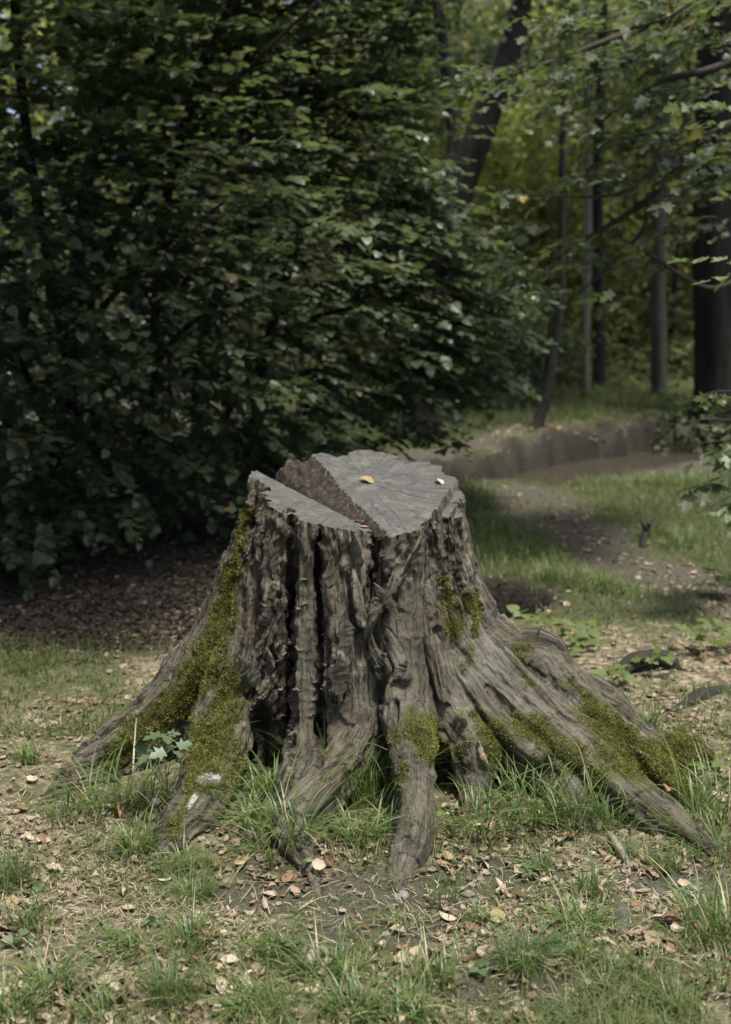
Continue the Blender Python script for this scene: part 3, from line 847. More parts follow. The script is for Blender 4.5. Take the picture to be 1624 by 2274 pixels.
# moss tufts: tiny blades standing on the mossy bark
tri_area = .5*np.linalg.norm(np.cross(V[T[:,1]]-V[T[:,0]], V[T[:,2]]-V[T[:,0]]), axis=1)
fm = moss[T].mean(1)*(~special)
pm = sstep(.12, 1.0, fm*1.0 + .55*fbm(fc[:,0]*22, fc[:,1]*22, fc[:,2]*22, s=90, o=5))**1.4
cam_face = (fn*(np.array([0,0,CAM_H]) - fc)).sum(1) > -.3*np.linalg.norm(fc, axis=1)
wgt = tri_area*pm*cam_face
pick = rng.choice(len(T), 120000, p=wgt/wgt.sum())
a_, b_ = rng.random(len(pick)), rng.random(len(pick)); sw = a_+b_ > 1; a_[sw] = 1-a_[sw]; b_[sw] = 1-b_[sw]
P0 = V[T[pick,0]] + a_[:,None]*(V[T[pick,1]]-V[T[pick,0]]) + b_[:,None]*(V[T[pick,2]]-V[T[pick,0]])
nn = norm(fn[pick] + .65*rng.normal(size=P0.shape) + np.array([0,0,.25]))
tt = norm(np.cross(nn, rng.normal(size=P0.shape)))
hh = rng.uniform(.002, .010, len(P0))*(.6 + .6*pm[pick]); ww = rng.uniform(.0012, .0026, len(P0))
Vm = np.stack([P0 - tt*ww[:,None] - nn*.001, P0 + tt*ww[:,None] - nn*.001, P0 + nn*hh[:,None]], 1).reshape(-1, 3)
tn = np.repeat(np.clip(.48 + .6*fbm(P0[:,0]*25, P0[:,1]*25, P0[:,2]*25, s=91) + .22*rng.normal(size=len(P0)), 0, 1), 3)
mo = part("moss", mesh_from("moss", Vm, np.arange(len(Vm)).reshape(-1, 3), M['moss'], {"tint": tn}), stump)
mo["kind"] = "stuff"; mo["label"] = "cushions of yellow-green moss on the bark"

# surface lookup for fixing flakes and fungi on the bark
def bark_hit(qx, qy):
    m = (np.abs(px[T[:,0]]-qx) < 9) & (np.abs(py[T[:,0]]-qy) < 9) & (fn[:,1] < .2)
    idx = np.nonzero(m)[0]
    if len(idx) == 0: return None, None
    k = idx[np.argmin(fc[idx, 1])]
    return fc[k], fn[k]

def flake_mesh(L, Wd, th, seed):
    r = random.Random(seed); n = 18
    V_ = []; ph = [r.uniform(0, 6.28) for _ in range(4)]
    for i in range(n):
        t_ = i/(n-1)
        env = min(1, 3.2*t_ + .12, 2.2*(1-t_) + .10)
        la = Wd*.5*env*(1 + .28*math.sin(7*t_+ph[0]) + .16*math.sin(19*t_+ph[1]) + r.uniform(-.1, .1))
        lb = Wd*.5*env*(1 + .28*math.sin(6*t_+ph[2]) + .16*math.sin(23*t_+ph[3]) + r.uniform(-.1, .1))
        lift = .003*(abs(t_-.5)*2)**2
        for u_, dz in ((-la, 0), (-.4*la, .6), (.35*lb, .8), (lb, 0)):
            V_.append((u_, (t_-.5)*L, dz*th + lift + th + r.uniform(-.0015, .0015)))
        for u_ in (lb, -la):
            V_.append((u_*.9, (t_-.5)*L, lift - .005))
    F_ = []
    for i in range(n-1):
        for j in range(6):
            k = (j+1) % 6
            F_.append((i*6+j, i*6+k, (i+1)*6+k, (i+1)*6+j))
    F_.append((0,1,2,3)[::-1]); F_.append((0,3,4,5)[::-1]); e = (n-1)*6; F_.append((e,e+1,e+2,e+3)); F_.append((e,e+3,e+4,e+5))
    return np.array(V_), np.array(F_)

def orient(P, nrm, V_, roll):
    n_ = norm(np.array(nrm)); up = np.array([math.sin(roll), 0, math.cos(roll)])
    y_ = norm(up - n_*np.dot(up, n_)); x_ = np.cross(y_, n_)
    return P + V_[:,0:1]*x_ + V_[:,1:2]*y_ + V_[:,2:3]*n_

FLAKES = [(788,1245,.18,.065,-.03),(862,1320,.12,.030,-.65),(835,1400,.09,.024,.35),(838,1460,.06,.032,.75),(882,1475,.07,.032,.6),(560,1495,.13,.045,-.5),(590,1480,.13,.040,-.35),
          (612,1230,.16,.055,.05),(632,1400,.18,.035,.02),(745,1290,.16,.050,.0),(752,1510,.15,.050,.0),(930,1240,.12,.040,-.1),(985,1190,.15,.030,.0),(770,1400,.15,.045,.04)]
for k, (qx, qy, L, Wd, roll) in enumerate(FLAKES):
    P, nn_ = bark_hit(qx, qy)
    if P is None: continue
    V_, F_ = flake_mesh(L, Wd, .0025, k)
    part("bark_flake", mesh_from("bark_flake", orient(P - 0*nn_, norm(nn_*[1,1,.2]), V_, roll), F_, M['flake'], None, False), stump)

def fungus_mesh(r0, seed):
    r = random.Random(seed); V_ = []; n = 9
    for ring, (rr, zz) in enumerate(((1, 0), (.96, .16), (.5, .34), (.1, .36))):
        for i in range(n):
            a = math.pi*i/(n-1)
            q_ = rr*r0*(1 + .22*math.sin(5*a+seed) + r.uniform(-.1, .1))
            V_.append((math.cos(a)*q_, zz*r0*.8 + r0*.15*math.sin(3*a+seed), math.sin(a)*q_*.8 - .004))
    V_.append((0, -.2*r0, 0)); F_ = []
    for k in range(3):
        for i in range(n-1): F_.append((k*n+i, k*n+i+1, (k+1)*n+i+1, (k+1)*n+i))
    c = len(V_)-1
    for i in range(n-1): F_.append((c, i+1, i, c))
    V_, F_ = np.array(V_), np.array(F_)
    T_ = np.vstack([F_[:, [0,1,2]], F_[:, [0,2,3]]]); T_ = T_[(T_[:,0] != T_[:,2])]
    return V_, T_
FUNGI = [(642,1420),(650,1440),(640,1455),(645,1530),(640,1550),(638,1565),(642,1580),(636,1592),(642,1604),(635,1618),(640,1628),(632,1636),(650,1500),(712,1340),(716,1400),(700,1470),(690,1462),(710,1478),(705,1520),
         (712,1535),(700,1545),(714,1600),(708,1615),(700,1590),(560,1150),(575,1170),(566,1195),(548,1210),(552,1230),(600,1290),(610,1310),(595,1335),(618,1345),(605,1365),(590,1150),(640,1140),(620,1165),
         (590,1560),(575,1580),(600,1600),(560,1610),(585,1640),(850,1225),(865,1230),(840,1232),(530,1275),(672,1330),(680,1290),(655,1345),(560,1690),(548,1700)]
rr_ = random.Random(3)
FUNGI = FUNGI + [(a_ + rr_.uniform(-6, 6), b_ + rr_.uniform(-9, 9)) for a_, b_ in FUNGI[:24]]
for k, (qx, qy) in enumerate(FUNGI):
    P, nn_ = bark_hit(qx + rr_.uniform(-4, 4), qy)
    if P is None: continue
    V_, T_ = fungus_mesh(rr_.uniform(.006, .015), k)
    part("bracket_fungus", mesh_from("bracket_fungus", orient(P - .002*nn_, norm(nn_*[1,1,.1]), V_, rr_.uniform(-.4, .4)), T_, M['fungus'], None, True), stump)
# pale scar wood on the stubby root
P, nn_ = bark_hit(1072, 1662)
if P is not None:
    V_, F_ = flake_mesh(.075, .02, .005, 77); part("scar", mesh_from("scar", orient(P, nn_, V_, -.25), F_, M['pinkwood'], None, True), stump)
# crumbs of rotten wood in the split
G = Geo(); r2 = np.random.default_rng(4)
for k in range(700):
    t_ = r2.random()**.8; m_ = APEX + (0.5*(FM+FS) - APEX)*t_ + r2.normal(size=2)*.03*t_
    dmk, dsk, drk, zmk, zsk, flk = cut_height(np.array([m_[0]]), np.array([m_[1]]))
    if dmk[0]*sgn < .005 or dsk[0]*sgn > -.003: continue
    g_ = min(dmk[0]*sgn, -dsk[0]*sgn); zz = max(flk[0], (zmk if dmk[0]*sgn < -dsk[0]*sgn else zsk)[0] - g_*5.5 - .03)
    s0 = r2.uniform(.004, .015)
    C_ = np.array([[1,0,0],[-1,0,0],[0,1,0],[0,-1,0],[0,0,1],[0,0,-1]])*s0*r2.uniform(.5, 1.2, (6,1))@np.linalg.qr(r2.normal(size=(3,3)))[0]
    G.add(C_ + [m_[0], m_[1], zz+.004], [(0,2,4),(2,1,4),(1,3,4),(3,0,4),(2,0,5),(1,2,5),(3,1,5),(0,3,5)])
o = part("rotten_crumbs", G.mesh("rotten_crumbs", M['rot']), stump); o["kind"] = "stuff"

# ------------------------------------------------------------------ stump height lookup (so litter never floats or sinks)
HG = .02; hx0, hy0 = -1.6, 2.4; HM = np.full((170, 130), -9.0)
ii = ((V[:,0]-hx0)/HG).astype(int); jj = ((V[:,1]-hy0)/HG).astype(int)
ok = (ii >= 0) & (jj >= 0) & (ii < 170) & (jj < 130)
np.maximum.at(HM, (ii[ok], jj[ok]), V[ok, 2])
def stump_h(x, y):
    i = np.clip(((np.asarray(x)-hx0)/HG).astype(int), 0, 169); j = np.clip(((np.asarray(y)-hy0)/HG).astype(int), 0, 129)
    return np.where((np.asarray(x) > hx0) & (np.asarray(x) < 1.8) & (np.asarray(y) > hy0) & (np.asarray(y) < 5), HM[i, j], -9)

# ------------------------------------------------------------------ grass blades
def blades(P, az, L, Wd, lean, droop, tint, segs=3):
    """curved tapering ribbons; lean = horizontal reach / length, droop = how far the tip bends over"""
    n = len(P); d = np.stack([np.cos(az), np.sin(az), np.zeros(n)], 1); sd = np.stack([-np.sin(az), np.cos(az), np.zeros(n)], 1)
    tw = rng.normal(size=n)*.6
    sd = sd*np.cos(tw)[:,None] + d*np.sin(tw)[:,None]*.5 + np.array([0,0,1])*np.sin(tw)[:,None]*.5
    Vs = []; ts = np.linspace(0, 1, segs+1)
    for t_ in ts:
        c = P + d*(L*lean*t_**1.5)[:,None] + np.array([0,0,1])*(L*(t_ - droop*t_**2.2)*np.sqrt(np.clip(1-(lean*.6)**2, .2, 1)))[:,None]
        w_ = (Wd*(1-t_**1.8)*(.75+.5*t_*(1-t_)*2) )[:,None]*.5
        if t_ < 1: Vs += [c - sd*w_, c + sd*w_]
        else: Vs += [c]
    K = len(Vs); Vv = np.stack(Vs, 1).reshape(-1, 3); base = np.arange(n)[:,None]*K
    F_ = []
    for s in range(segs-1): a = 2*s; F_ += [base+[a, a+1, a+3], base+[a, a+3, a+2]]
    a = 2*(segs-1); F_ += [base+[a, a+1, a+2]]
    return Vv, np.vstack(F_), np.repeat(tint, K)

# short grass over the clearing
def scatter(n, py0, py1, dens, px0=-500, px1=2100):
    qx = rng.uniform(px0, px1, n); qy = rng.uniform(py0, py1, n)
    x, y = ground_xy(qx, qy)
    k = rng.random(n) < dens(x, y)
    return x[k], y[k]
def clump(x, y, s, f=5): return sstep(-.05, .35, fbm(x*f, y*f, s=s, o=3))
G = Geo()
# near ground: low sparse blades in patches
def dn(x, y):
    patch = sstep(-.12, .3, fbm(x*3.2, y*3.2, s=101, o=3))
    return (.10 + .9*patch)*(.35 + .65*sstep(3.2, 2.5, y))*(1-.92*bare(x, y))*(stump_h(x, y) < .03)
x, y = scatter(76000, 1620, 2420, lambda x, y: dn(x, y)*sstep(4.4, 4.0, y), -300, 1950)
z = terrain(x, y); n = len(x)
hgt = rng.uniform(.02, .070, n)*(1 + .8*clump(x, y, 102))
G.add(*[v for v in blades(np.stack([x,y,z-.004],1), rng.uniform(0,6.28,n), hgt, rng.uniform(.0020,.0042,n), rng.uniform(.3,1.2,n), rng.uniform(.1,.6,n), np.clip(rng.beta(2,2.2,n)*(.85)+.25*(rng.random(n)<.15),0,1), 3)])
print("near blades", n)
# mid and far lawns
x, y = scatter(260000, 890, 1640, lambda x, y: np.clip(lawn(x, y)*(.25+.75*clump(x, y, 103, 2.2)) , 0, 1)*(stump_h(x, y) < .02))
z = terrain(x, y); n = len(x)
tall = sstep(.75, .95, lawn(x, y))
hgt = rng.uniform(.03, .07, n)*(1 + 1.3*tall)*(1 + .5*sstep(9, 12, y))
wd = rng.uniform(.0022, .0045, n)*(1 + .14*y)
G.add(*[v for v in blades(np.stack([x,y,z-.004],1), rng.uniform(0,6.28,n), hgt, wd, rng.uniform(.2,1.0,n), rng.uniform(.1,.6,n), np.clip(rng.beta(2,2,n)*.8 + .12*tall*0 + .2*(rng.random(n)<.1),0,1), 2)])
print("lawn blades", n)
tag(link("grass", G.mesh("grass", M['grass'])), "short patchy green grass growing over the clearing and banks", "grass", kind="stuff")

# dry straws lying on the floor
x, y = scatter(26000, 1560, 2420, lambda x, y: (.25 + .75*clump(x, y, 110, 3))*(1-.6*bare(x, y))*(stump_h(x, y) < .03)*sstep(5, 4.2, y), -250, 1900)
z = terrain(x, y) + .009; n = len(x)
az = rng.uniform(0, 6.28, n); L = rng.uniform(.012, .055, n)*(1 + 1.2*(rng.random(n) < .04))
d = np.stack([np.cos(az), np.sin(az), rng.normal(size=n)*.12], 1); sd = np.stack([-np.sin(az), np.cos(az), 0*az], 1)
wv = rng.uniform(.0005, .0013, n)[:,None]; P0 = np.stack([x,y,z],1)
bend = sd*rng.normal(size=n)[:,None]*.05*L[:,None]
Vs = np.stack([P0-sd*wv, P0+sd*wv, P0+d*L[:,None]*.5+bend-sd*wv+[0,0,.004], P0+d*L[:,None]*.5+bend+sd*wv+[0,0,.004], P0+d*L[:,None]], 1).reshape(-1,3)
b5 = np.arange(n)[:,None]*5
Fs = np.vstack([b5+[0,1,3], b5+[0,3,2], b5+[2,3,4]])
tag(link("straw", mesh_from("straw", Vs, Fs, M['straw'], {"tint": np.repeat(rng.random(n), 5)})), "dry pale grass stalks lying over the soil", "straw", kind="stuff")

# tufts: (px, py, blades, length, width, reach, tint shift, label)
TUFTS = [
 (235,1800,46,.24,.0048,.75,.5,"big arching grass tuft under the far left root"),
 (330,1800,26,.20,.0045,.8,.45,"arching grass tuft in the hollow of the left roots"),
 (140,1830,30,.15,.004,.7,.5,"low grass tuft at the tip of the left root"),
 (345,1590,34,.15,.0045,.4,.6,"upright grass tuft behind the mossy left root"),
 (610,1790,70,.17,.005,.75,.5,"lush grass tuft between the white patched root and the half buried root"),
 (560,1850,50,.14,.0045,.8,.55,"spreading grass tuft left of the half buried root"),
 (640,1905,60,.18,.0045,.85,.5,"long bladed grass tuft lying over the half buried root tip"),
 (765,1790,66,.22,.0042,.5,.4,"tall dense grass tuft between two front roots"),
 (830,1810,60,.21,.004,.5,.4,"tall dense grass tuft touching the smooth front root"),
 (800,1880,46,.12,.0045,.8,.5,"low grass tuft in front of the tall tufts by the front root"),
 (850,1870,30,.11,.004,.6,.45,"small grass tuft against the left side of the front root"),
 (1075,1850,50,.20,.0046,.8,.45,"arching dark green grass tuft below the stubby scarred root"),
 (1190,1830,50,.19,.0045,.7,.5,"arching grass tuft before the middle of the right roots"),
 (1170,1800,26,.16,.004,.5,.5,"thin grass tuft against the right root wall"),
 (1290,1850,46,.16,.0042,.6,.5,"grass tuft with dead leaves below the long right root"),
 (1360,1840,30,.13,.004,.6,.5,"small grass tuft just left of the long right root"),
 (945,1920,18,.13,.0032,.35,.5,"few upright blades beside the tip of the front root"),
 (300,1895,60,.12,.0042,.7,.55,"bright grass tuft in front of the white patched root"),
 (400,1930,40,.10,.004,.8,.55,"low grass tuft at the tip of the white patched root"),
 (430,1990,150,.09,.0018,.8,.45,"fine needle-like grass tussock left of the bare soil"),
 (385,2215,150,.13,.0019,.6,.25,"dark fine grass tussock in the lower left"),
 (1160,2135,190,.14,.0018,.8,.15,"dark needle-leaved tussock right of the bottom middle"),
 (1200,1935,80,.08,.0018,.7,.35,"small fine tussock below the arching tufts"),
 (1065,2045,110,.06,.002,.7,.6,"low yellow-green grass cushion on the bare soil"),
 (1290,2060,70,.12,.004,.8,.55,"broad bright grass tuft with a yellow leaf on it"),
 (1310,1990,36,.11,.0035,.5,.5,"upright grass tuft above the yellow leaf"),
 (1270,2110,40,.10,.0038,.8,.5,"low grass tuft below the broad bright one"),
 (1580,1830,50,.20,.0045,.55,.5,"tall grass tuft beyond the tip of the long right root"),
 (1600,1900,34,.16,.004,.7,.5,"arching grass tuft at the right edge below the root tip"),
 (1585,2080,50,.17,.0045,.6,.5,"tall grass tuft at the right edge in the foreground"),
 (1610,2190,36,.14,.004,.7,.5,"lower grass tuft at the right edge"),
 (15,1965,90,.14,.0024,.5,.15,"dark grass tuft at the left edge"),
 (75,2070,40,.12,.0032,.6,.4,"grass tuft with an orange leaf near the left edge"),
 (60,1700,60,.10,.003,.5,.7,"lighter grass patch beyond the left root tip"),
 (430,2090,70,.11,.003,.7,.6,"yellow-green grass tuft above the dark lower left tussock"),
 (290,2100,34,.10,.0042,.8,.5,"broad bladed low tuft in the left foreground"),
 (110,2200,60,.13,.0038,.7,.5,"bushy grass tuft in the lower left corner"),
 (30,2260,50,.13,.004,.6,.55,"grass tuft filling the lower left corner edge"),
 (560,2235,60,.12,.004,.8,.5,"bushy grass tuft at the bottom left of middle"),
 (620,2110,60,.11,.0036,.8,.5,"spreading grass tuft left of the gnarled wood piece"),
 (720,2160,50,.12,.0042,.8,.5,"grass tuft beside the gnarled wood piece"),
 (780,2240,70,.13,.0042,.7,.55,"large grass tuft at the bottom middle"),
 (900,2255,60,.13,.0042,.8,.5,"broad grass tuft at the bottom edge right of middle"),
 (960,2180,50,.12,.0036,.6,.5,"grass tuft between the bottom middle and the dark tussock"),
 (900,2050,20,.08,.0035,.9,.5,"few low blades on the edge of the bare soil"),
 (985,2010,24,.09,.003,.4,.5,"thin upright blades behind the low grass cushion"),
 (1000,1960,20,.07,.003,.5,.5,"thin straw coloured blades at the front root tip"),
 (1440,2160,30,.10,.0034,.8,.5,"thin grass tuft in the lower right"),
 (1480,1930,40,.09,.003,.6,.55,"low tuft left of the buried end of the right root"),
 (1380,1900,34,.09,.003,.7,.5,"low tuft above the pale weathered stick"),
 (1440,1620,60,.09,.003,.5,.7,"bright grass tuft behind the root ledge"),
 (1500,2240,40,.10,.003,.7,.5,"sparse tuft at the bottom right"),
 (230,2250,44,.11,.0034,.7,.55,"wide tuft at the bottom edge left"),
]
for (qx, qy, nb, L0, w0, reach, tsh, lab) in TUFTS:
    x0, y0 = ground_xy(qx, qy); x0, y0 = float(x0), float(y0); z0 = float(terrain(x0, y0))
    nb = int(nb*1.6); L0 = L0*(1.45 if L0 > .155 else 1.25); w0 = w0*1.3
    a = rng.uniform(0, 6.28, nb); rr = L0*.22*np.sqrt(rng.random(nb))
    bx, by = x0 + rr*np.cos(a)*1.5, y0 + rr*np.sin(a)
    P = np.stack([bx, by, np.maximum(terrain(bx, by), np.where(stump_h(bx, by) < .12, stump_h(bx, by), -9)) - .004], 1)
    az = np.where(rng.random(nb) < .7, a + rng.normal(size=nb)*.6, rng.uniform(0, 6.28, nb))
    L = L0*rng.uniform(.45, 1.15, nb)*np.where(rng.random(nb) < .12, 1.45, 1.0); ln = reach*rng.uniform(.55, 1.35, nb)
    tn = np.clip(tsh*.9 + rng.normal(size=nb)*.18 + .5*(rng.random(nb) < .07), 0, 1)
    Vb, Fb, Tb = blades(P, az, L, w0*rng.uniform(.65, 1.2, nb), ln, rng.uniform(.45, 1.0, nb)*np.clip(reach, .5, 1), tn, 5)
    me_ = mesh_from("grass_tuft", Vb - [x0, y0, z0], Fb, M['tuft'], {"tint": Tb}, True)
    o = link("grass_tuft", me_); o.location = (x0, y0, z0)
    tag(o, lab, "grass tuft", "grass tufts round the stump")

# ------------------------------------------------------------------ fallen leaves
def leaf_shape(seed, L=.055, curl=1.0, cup=1.0, n=7):
    r = random.Random(seed); V_ = []
    wv = r.uniform(.5, .72); k1 = r.uniform(-1, 1)*1.6*curl; k2 = r.uniform(.3, 1.5)*cup*r.choice([1, 1, -1])
    for i in range(n):
        t_ = i/(n-1)
        w_ = L*wv*.5*math.sin(math.pi*t_**.85)**.75*(1+.09*(-1)**i) + .0004
        th = k1*(t_-.5)
        yx = L*(t_-.5)
        for j in (-1, -.5, 0, .5, 1):
            ph = j*k2*.9
            xx = w_*math.sin(ph)/(abs(k2*.9)+1e-3); zz = w_*(1-math.cos(ph))/(abs(k2*.9)+1e-3)*(1 if k2 > 0 else -1)
            zz += yx*math.sin(th) + r.uniform(-1, 1)*L*.025
            V_.append((xx, yx*math.cos(th), zz))
    V_ = np.array(V_); V_[:,2] -= V_[:,2].min()
    F_ = [(i*5+j, i*5+j+1, (i+1)*5+j+1, (i+1)*5+j) for i in range(n-1) for j in range(4)]
    return V_, np.array(F_)
LV = [leaf_shape(s, 1.0, *(c)) for s, c in enumerate([(.4,.5),(.9,.9),(.6,1.3),(1.2,.7),(.3,.9),(1.0,1.5),(.5,.6),(.8,1.9)])]
LEAFCOL = [("dark brown", plain("dark_brown_leaf", (.13,.075,.042), .6, .45, 60)), ("rusty", plain("rusty_leaf", (.25,.145,.085), .6, .4, 60)), ("tan", plain("tan_leaf", (.32,.235,.155), .6, .35, 60)),
           ("sandy", plain("sandy_leaf", (.40,.315,.215), .6, .3, 60)), ("cream", plain("cream_leaf", (.50,.42,.31), .6, .3, 60)), ("yellowish", plain("yellowish_leaf", (.38,.30,.16), .6, .35, 60))]
leaf_meshes = [mesh_from("fallen_leaf", v, f, M['dry_one'], None, True) for v, f in LV]
leaf_col_meshes = []
for cn_, cm_ in LEAFCOL:
    row = []
    for m0 in leaf_meshes:
        m1 = m0.copy(); m1.materials.clear(); m1.materials.append(cm_); row.append(m1)
    leaf_col_meshes.append(row)
LV_WORD = ["flat", "folded", "cupped", "curled", "flattish", "rolled", "wavy", "tightly rolled"]

def leaf_density(x, y):
    d = .18 + .82*sstep(-.1, .35, fbm(x*3.1, y*3.1, s=120, o=3))
    d = np.maximum(d, .9*zone_path(x, y)*(y < 9))
    return d*(1-.75*bare(x, y))*(1-.35*lawn(x, y))
def drop(n_target, py0, py1, hi, px0=0, px1=1624):
    x, y = scatter(int(n_target*6), py0, py1, leaf_density, px0, px1)
    h = stump_h(x, y); k = h < .05
    return x[k][:n_target], y[k][:n_target]
x, y = drop(295, 1740, 2290, 1, 0, 1624)
MARKS = [(200,1800,"the arching left tuft"),(400,1880,"the white patched root"),(680,1930,"the half buried root tip"),(900,1950,"the smooth front root tip"),(1060,1840,"the stubby scarred root"),(1190,1850,"the arching tufts under the right roots"),
 (1380,1910,"the weathered stick"),(1540,1870,"the long right root's tip"),(820,2010,"the bare soil patch"),(430,1990,"the fine tussock left of the soil"),(30,1960,"the dark left edge tuft"),(80,2070,"the orange leafed tuft"),
 (300,1900,"the bright tuft by the patched root"),(1065,2045,"the low grass cushion"),(1290,2060,"the broad bright tuft"),(1375,2040,"the grey surface root"),(1585,2080,"the right edge tuft"),(1160,2135,"the needle tussock"),
 (385,2215,"the dark lower left tussock"),(690,2125,"the gnarled wood"),(430,2090,"the yellow-green tuft"),(110,2200,"the lower left corner tuft"),(780,2240,"the bottom middle tuft"),(560,2235,"the bottom left tuft"),
 (960,2180,"the tuft left of the needle tussock"),(1325,2205,"the bark strip"),(1440,2160,"the thin lower right tuft"),(1500,2240,"the bottom right tuft"),(230,2250,"the bottom edge left tuft"),(290,2100,"the left foreground tuft")]
used = set()
for i in range(len(x)):
    qx, qy = project(np.array([[x[i], y[i], 0.0]])); qx, qy = float(qx[0]), float(qy[0])
    ci = int(rng.choice(6, p=[.08,.14,.22,.28,.23,.05])); vi = int(rng.integers(len(LV)))
    s = rng.uniform(.023, .056)
    ds_ = sorted((math.hypot(qx-a_, (qy-b_)*1.4), a_, b_, nm) for a_, b_, nm in MARKS)
    lab = LEAF_LAB = None
    for dist_, a_, b_, nm in ds_[:3]:
        rel = ("left of" if qx < a_ else "right of") if abs(qx-a_) > abs(qy-b_)*1.4 else ("behind" if qy < b_ else "before")
        lab = "%s %s %s leaf %s %s%s" % ("small" if s < .034 else "large" if s > .045 else "medium", LV_WORD[vi], LEAFCOL[ci][0], "close" if dist_ < 60 else "lying", rel + " ", nm)
        if lab not in used: break
    used.add(lab)
    o = link("fallen_leaf", leaf_col_meshes[ci][vi])
    o.scale = (s, s, s)
    o.location = (x[i], y[i], float(terrain(x[i], y[i])) + .010)
    o.rotation_euler = (rng.normal()*.3, rng.normal()*.3, rng.uniform(0, 6.28))
    tag(o, lab, "leaf", "fallen leaves in the foreground")

def special_leaf(P, s, var, rot, lab, mat=None):
    m_ = leaf_meshes[var]
    if mat: m_ = m_.copy(); m_.materials.clear(); m_.materials.append(mat)
    o = link("fallen_leaf", m_); o.scale = (s, s, s); o.location = tuple(P); o.rotation_euler = rot
    tag(o, lab, "leaf"); return o
yel = plain("yellow_leaf", (.36,.30,.12), .55, .35, 60); palel = plain("pale_leaf_dry", (.46,.38,.28), .6, .25, 60); rust = plain("rust_leaf", (.30,.17,.10), .6, .4, 60); grn = plain("green_fallen_leaf", (.16,.22,.06), .5, .3, 60); orng = plain("orange_leaf", (.42,.24,.07), .55, .4, 60)
def on_top(qx, qy, Yg, fn_):
    P = at(qx, qy, Yg)
    for _ in range(30):
        Pz = float(fn_(np.array(P[0]), np.array(P[1])))
        if P[2] < Pz: Yg -= .01
        else: Yg += .01
        P = at(qx, qy, Yg)
    P[2] = float(fn_(np.array(P[0]), np.array(P[1]))) + .002
    return P
special_leaf(on_top(815,1072,3.7,zmain), .058, 4, (.35,-.3,1.2), "curled yellowish leaf at the centre of the stump's cut top", plain("ochre_leaf", (.30,.22,.10), .55, .4, 60))
special_leaf(on_top(975,1073,3.7,zmain), .046, 4, (.3,.2,.7), "small pale leaf near the right rim of the stump top", palel)
special_leaf(on_top(797,1158,3.4,zslab), .036, 3, (.1,.3,2.1), "small rust brown leaf lying in the split of the stump", rust)
special_leaf(on_top(808,1170,3.4,zslab), .030, 0, (.1,.0,1.6), "flat brown leaf flake below the rust one on the stump slab", rust)
for qx, qy, s, var, mt, lab in [
 (685,1945,.03,1,grn,"yellow-green leaf standing by the half buried root tip"),(708,1952,.045,2,palel,"pale curled leaf right of the yellow-green leaf"),(1255,1997,.05,3,orng,"orange-brown leaf with dark spots resting in the broad right tuft"),
 (1440,1912,.05,1,orng,"orange leaf beside the lower end of the weathered stick"),(1470,1935,.06,6,palel,"large pale leaf right of the orange leaf"),(1240,1880,.075,6,palel,"large pale leaf leaning below the right roots"),
 (1070,1925,.055,4,palel,"cream forked leaf on the soil right of the front root"),(1020,1893,.05,2,palel,"cream leaf just right of the front root"),(1080,2112,.06,3,palel,"big cream leaf left of the dark needle tussock"),
 (890,2125,.06,1,palel,"broad pale leaf on litter below the bare soil"),(1062,2005,.022,0,grn,"small fresh green leaf lying on the soil"),(78,2045,.035,4,orng,"orange leaf stuck in the left edge tuft"),
 (1480,1760+60,.04,5,rust,"dark rust leaf on the long right root"),(220,1870,.05,2,palel,"pale crumpled leaf below the arching left tuft"),(260,1820,.07,7,rust,"brown crumpled leaf at the foot of the left tuft"),(1490,2060,.065,7,rust,"big crumpled brown leaf at the right")]:
    gx_, gy_ = ground_xy(qx, qy); gx_, gy_ = float(gx_), float(gy_)
    zz = max(float(terrain(gx_, gy_)), float(stump_h(gx_, gy_))) + .006
    special_leaf((gx_, gy_, zz), s, var, (rng.normal()*.4, rng.normal()*.3, rng.uniform(0, 6.28)), lab, mt)

def leaf_stuff(x, y, smin, smax, lift=.003):
    n = len(x); G = Geo()
    for k, (v, f) in enumerate(LV):
        # cut down template: every other row
        rows = [0, 2, 4, 6]; vv = np.vstack([v[r*5+np.array([0,2,4])] for r in rows]); ff = np.array([(i*3+j, i*3+j+1, (i+1)*3+j+1, (i+1)*3+j) for i in range(3) for j in range(2)])
        idx = np.arange(k, n, len(LV)); m = len(idx)
        if m == 0: continue
        az = rng.uniform(0, 6.28, m); s = rng.uniform(smin, smax, m)
        ux = norm(np.stack([np.cos(az), np.sin(az), rng.normal(size=m)*.3], 1)); uz = norm(np.stack([rng.normal(size=m)*.3, rng.normal(size=m)*.3, np.ones(m)], 1))
        uy = norm(np.cross(uz, ux)); uz = np.cross(ux, uy)
        P = np.stack([x[idx], y[idx], terrain(x[idx], y[idx]) + lift], 1)
        VV = P[:,None,:] + s[:,None,None]*(vv[None,:,0:1]*ux[:,None,:] + vv[None,:,1:2]*uy[:,None,:] + vv[None,:,2:3]*uz[:,None,:])
        FF = (np.arange(m)[:,None,None]*len(vv) + ff[None]).reshape(-1, 4)
        G.add(VV.reshape(-1, 3), FF, np.repeat(rng.random(m), len(vv)))
    return G
x1, y1 = drop(5200, 1560, 2420, 1, -300, 1950)
x2, y2 = scatter(16000, 1000, 1620, lambda x, y: leaf_density(x, y)*(stump_h(x, y) < .03)*.55)
k = y2 < 10.8
xb, yb = scatter(16000, 925, 1060, lambda x, y: .8*sstep(10.9, 10.2, y)*sstep(8.0, 9.2, y)*(stream_prof(x, y)[0] > .36)*(y > 9.2 + (x-1.2)*.9)*sstep(.9, 1.6, x))
lo = leaf_stuff(np.r_[x1], np.r_[y1], .010, .034, .006)
tag(link("leaf_litter", lo.mesh("leaf_litter", M['dry'], True)), "broken bits of dry leaf scattered thickly over the foreground soil", "leaf litter", kind="stuff")
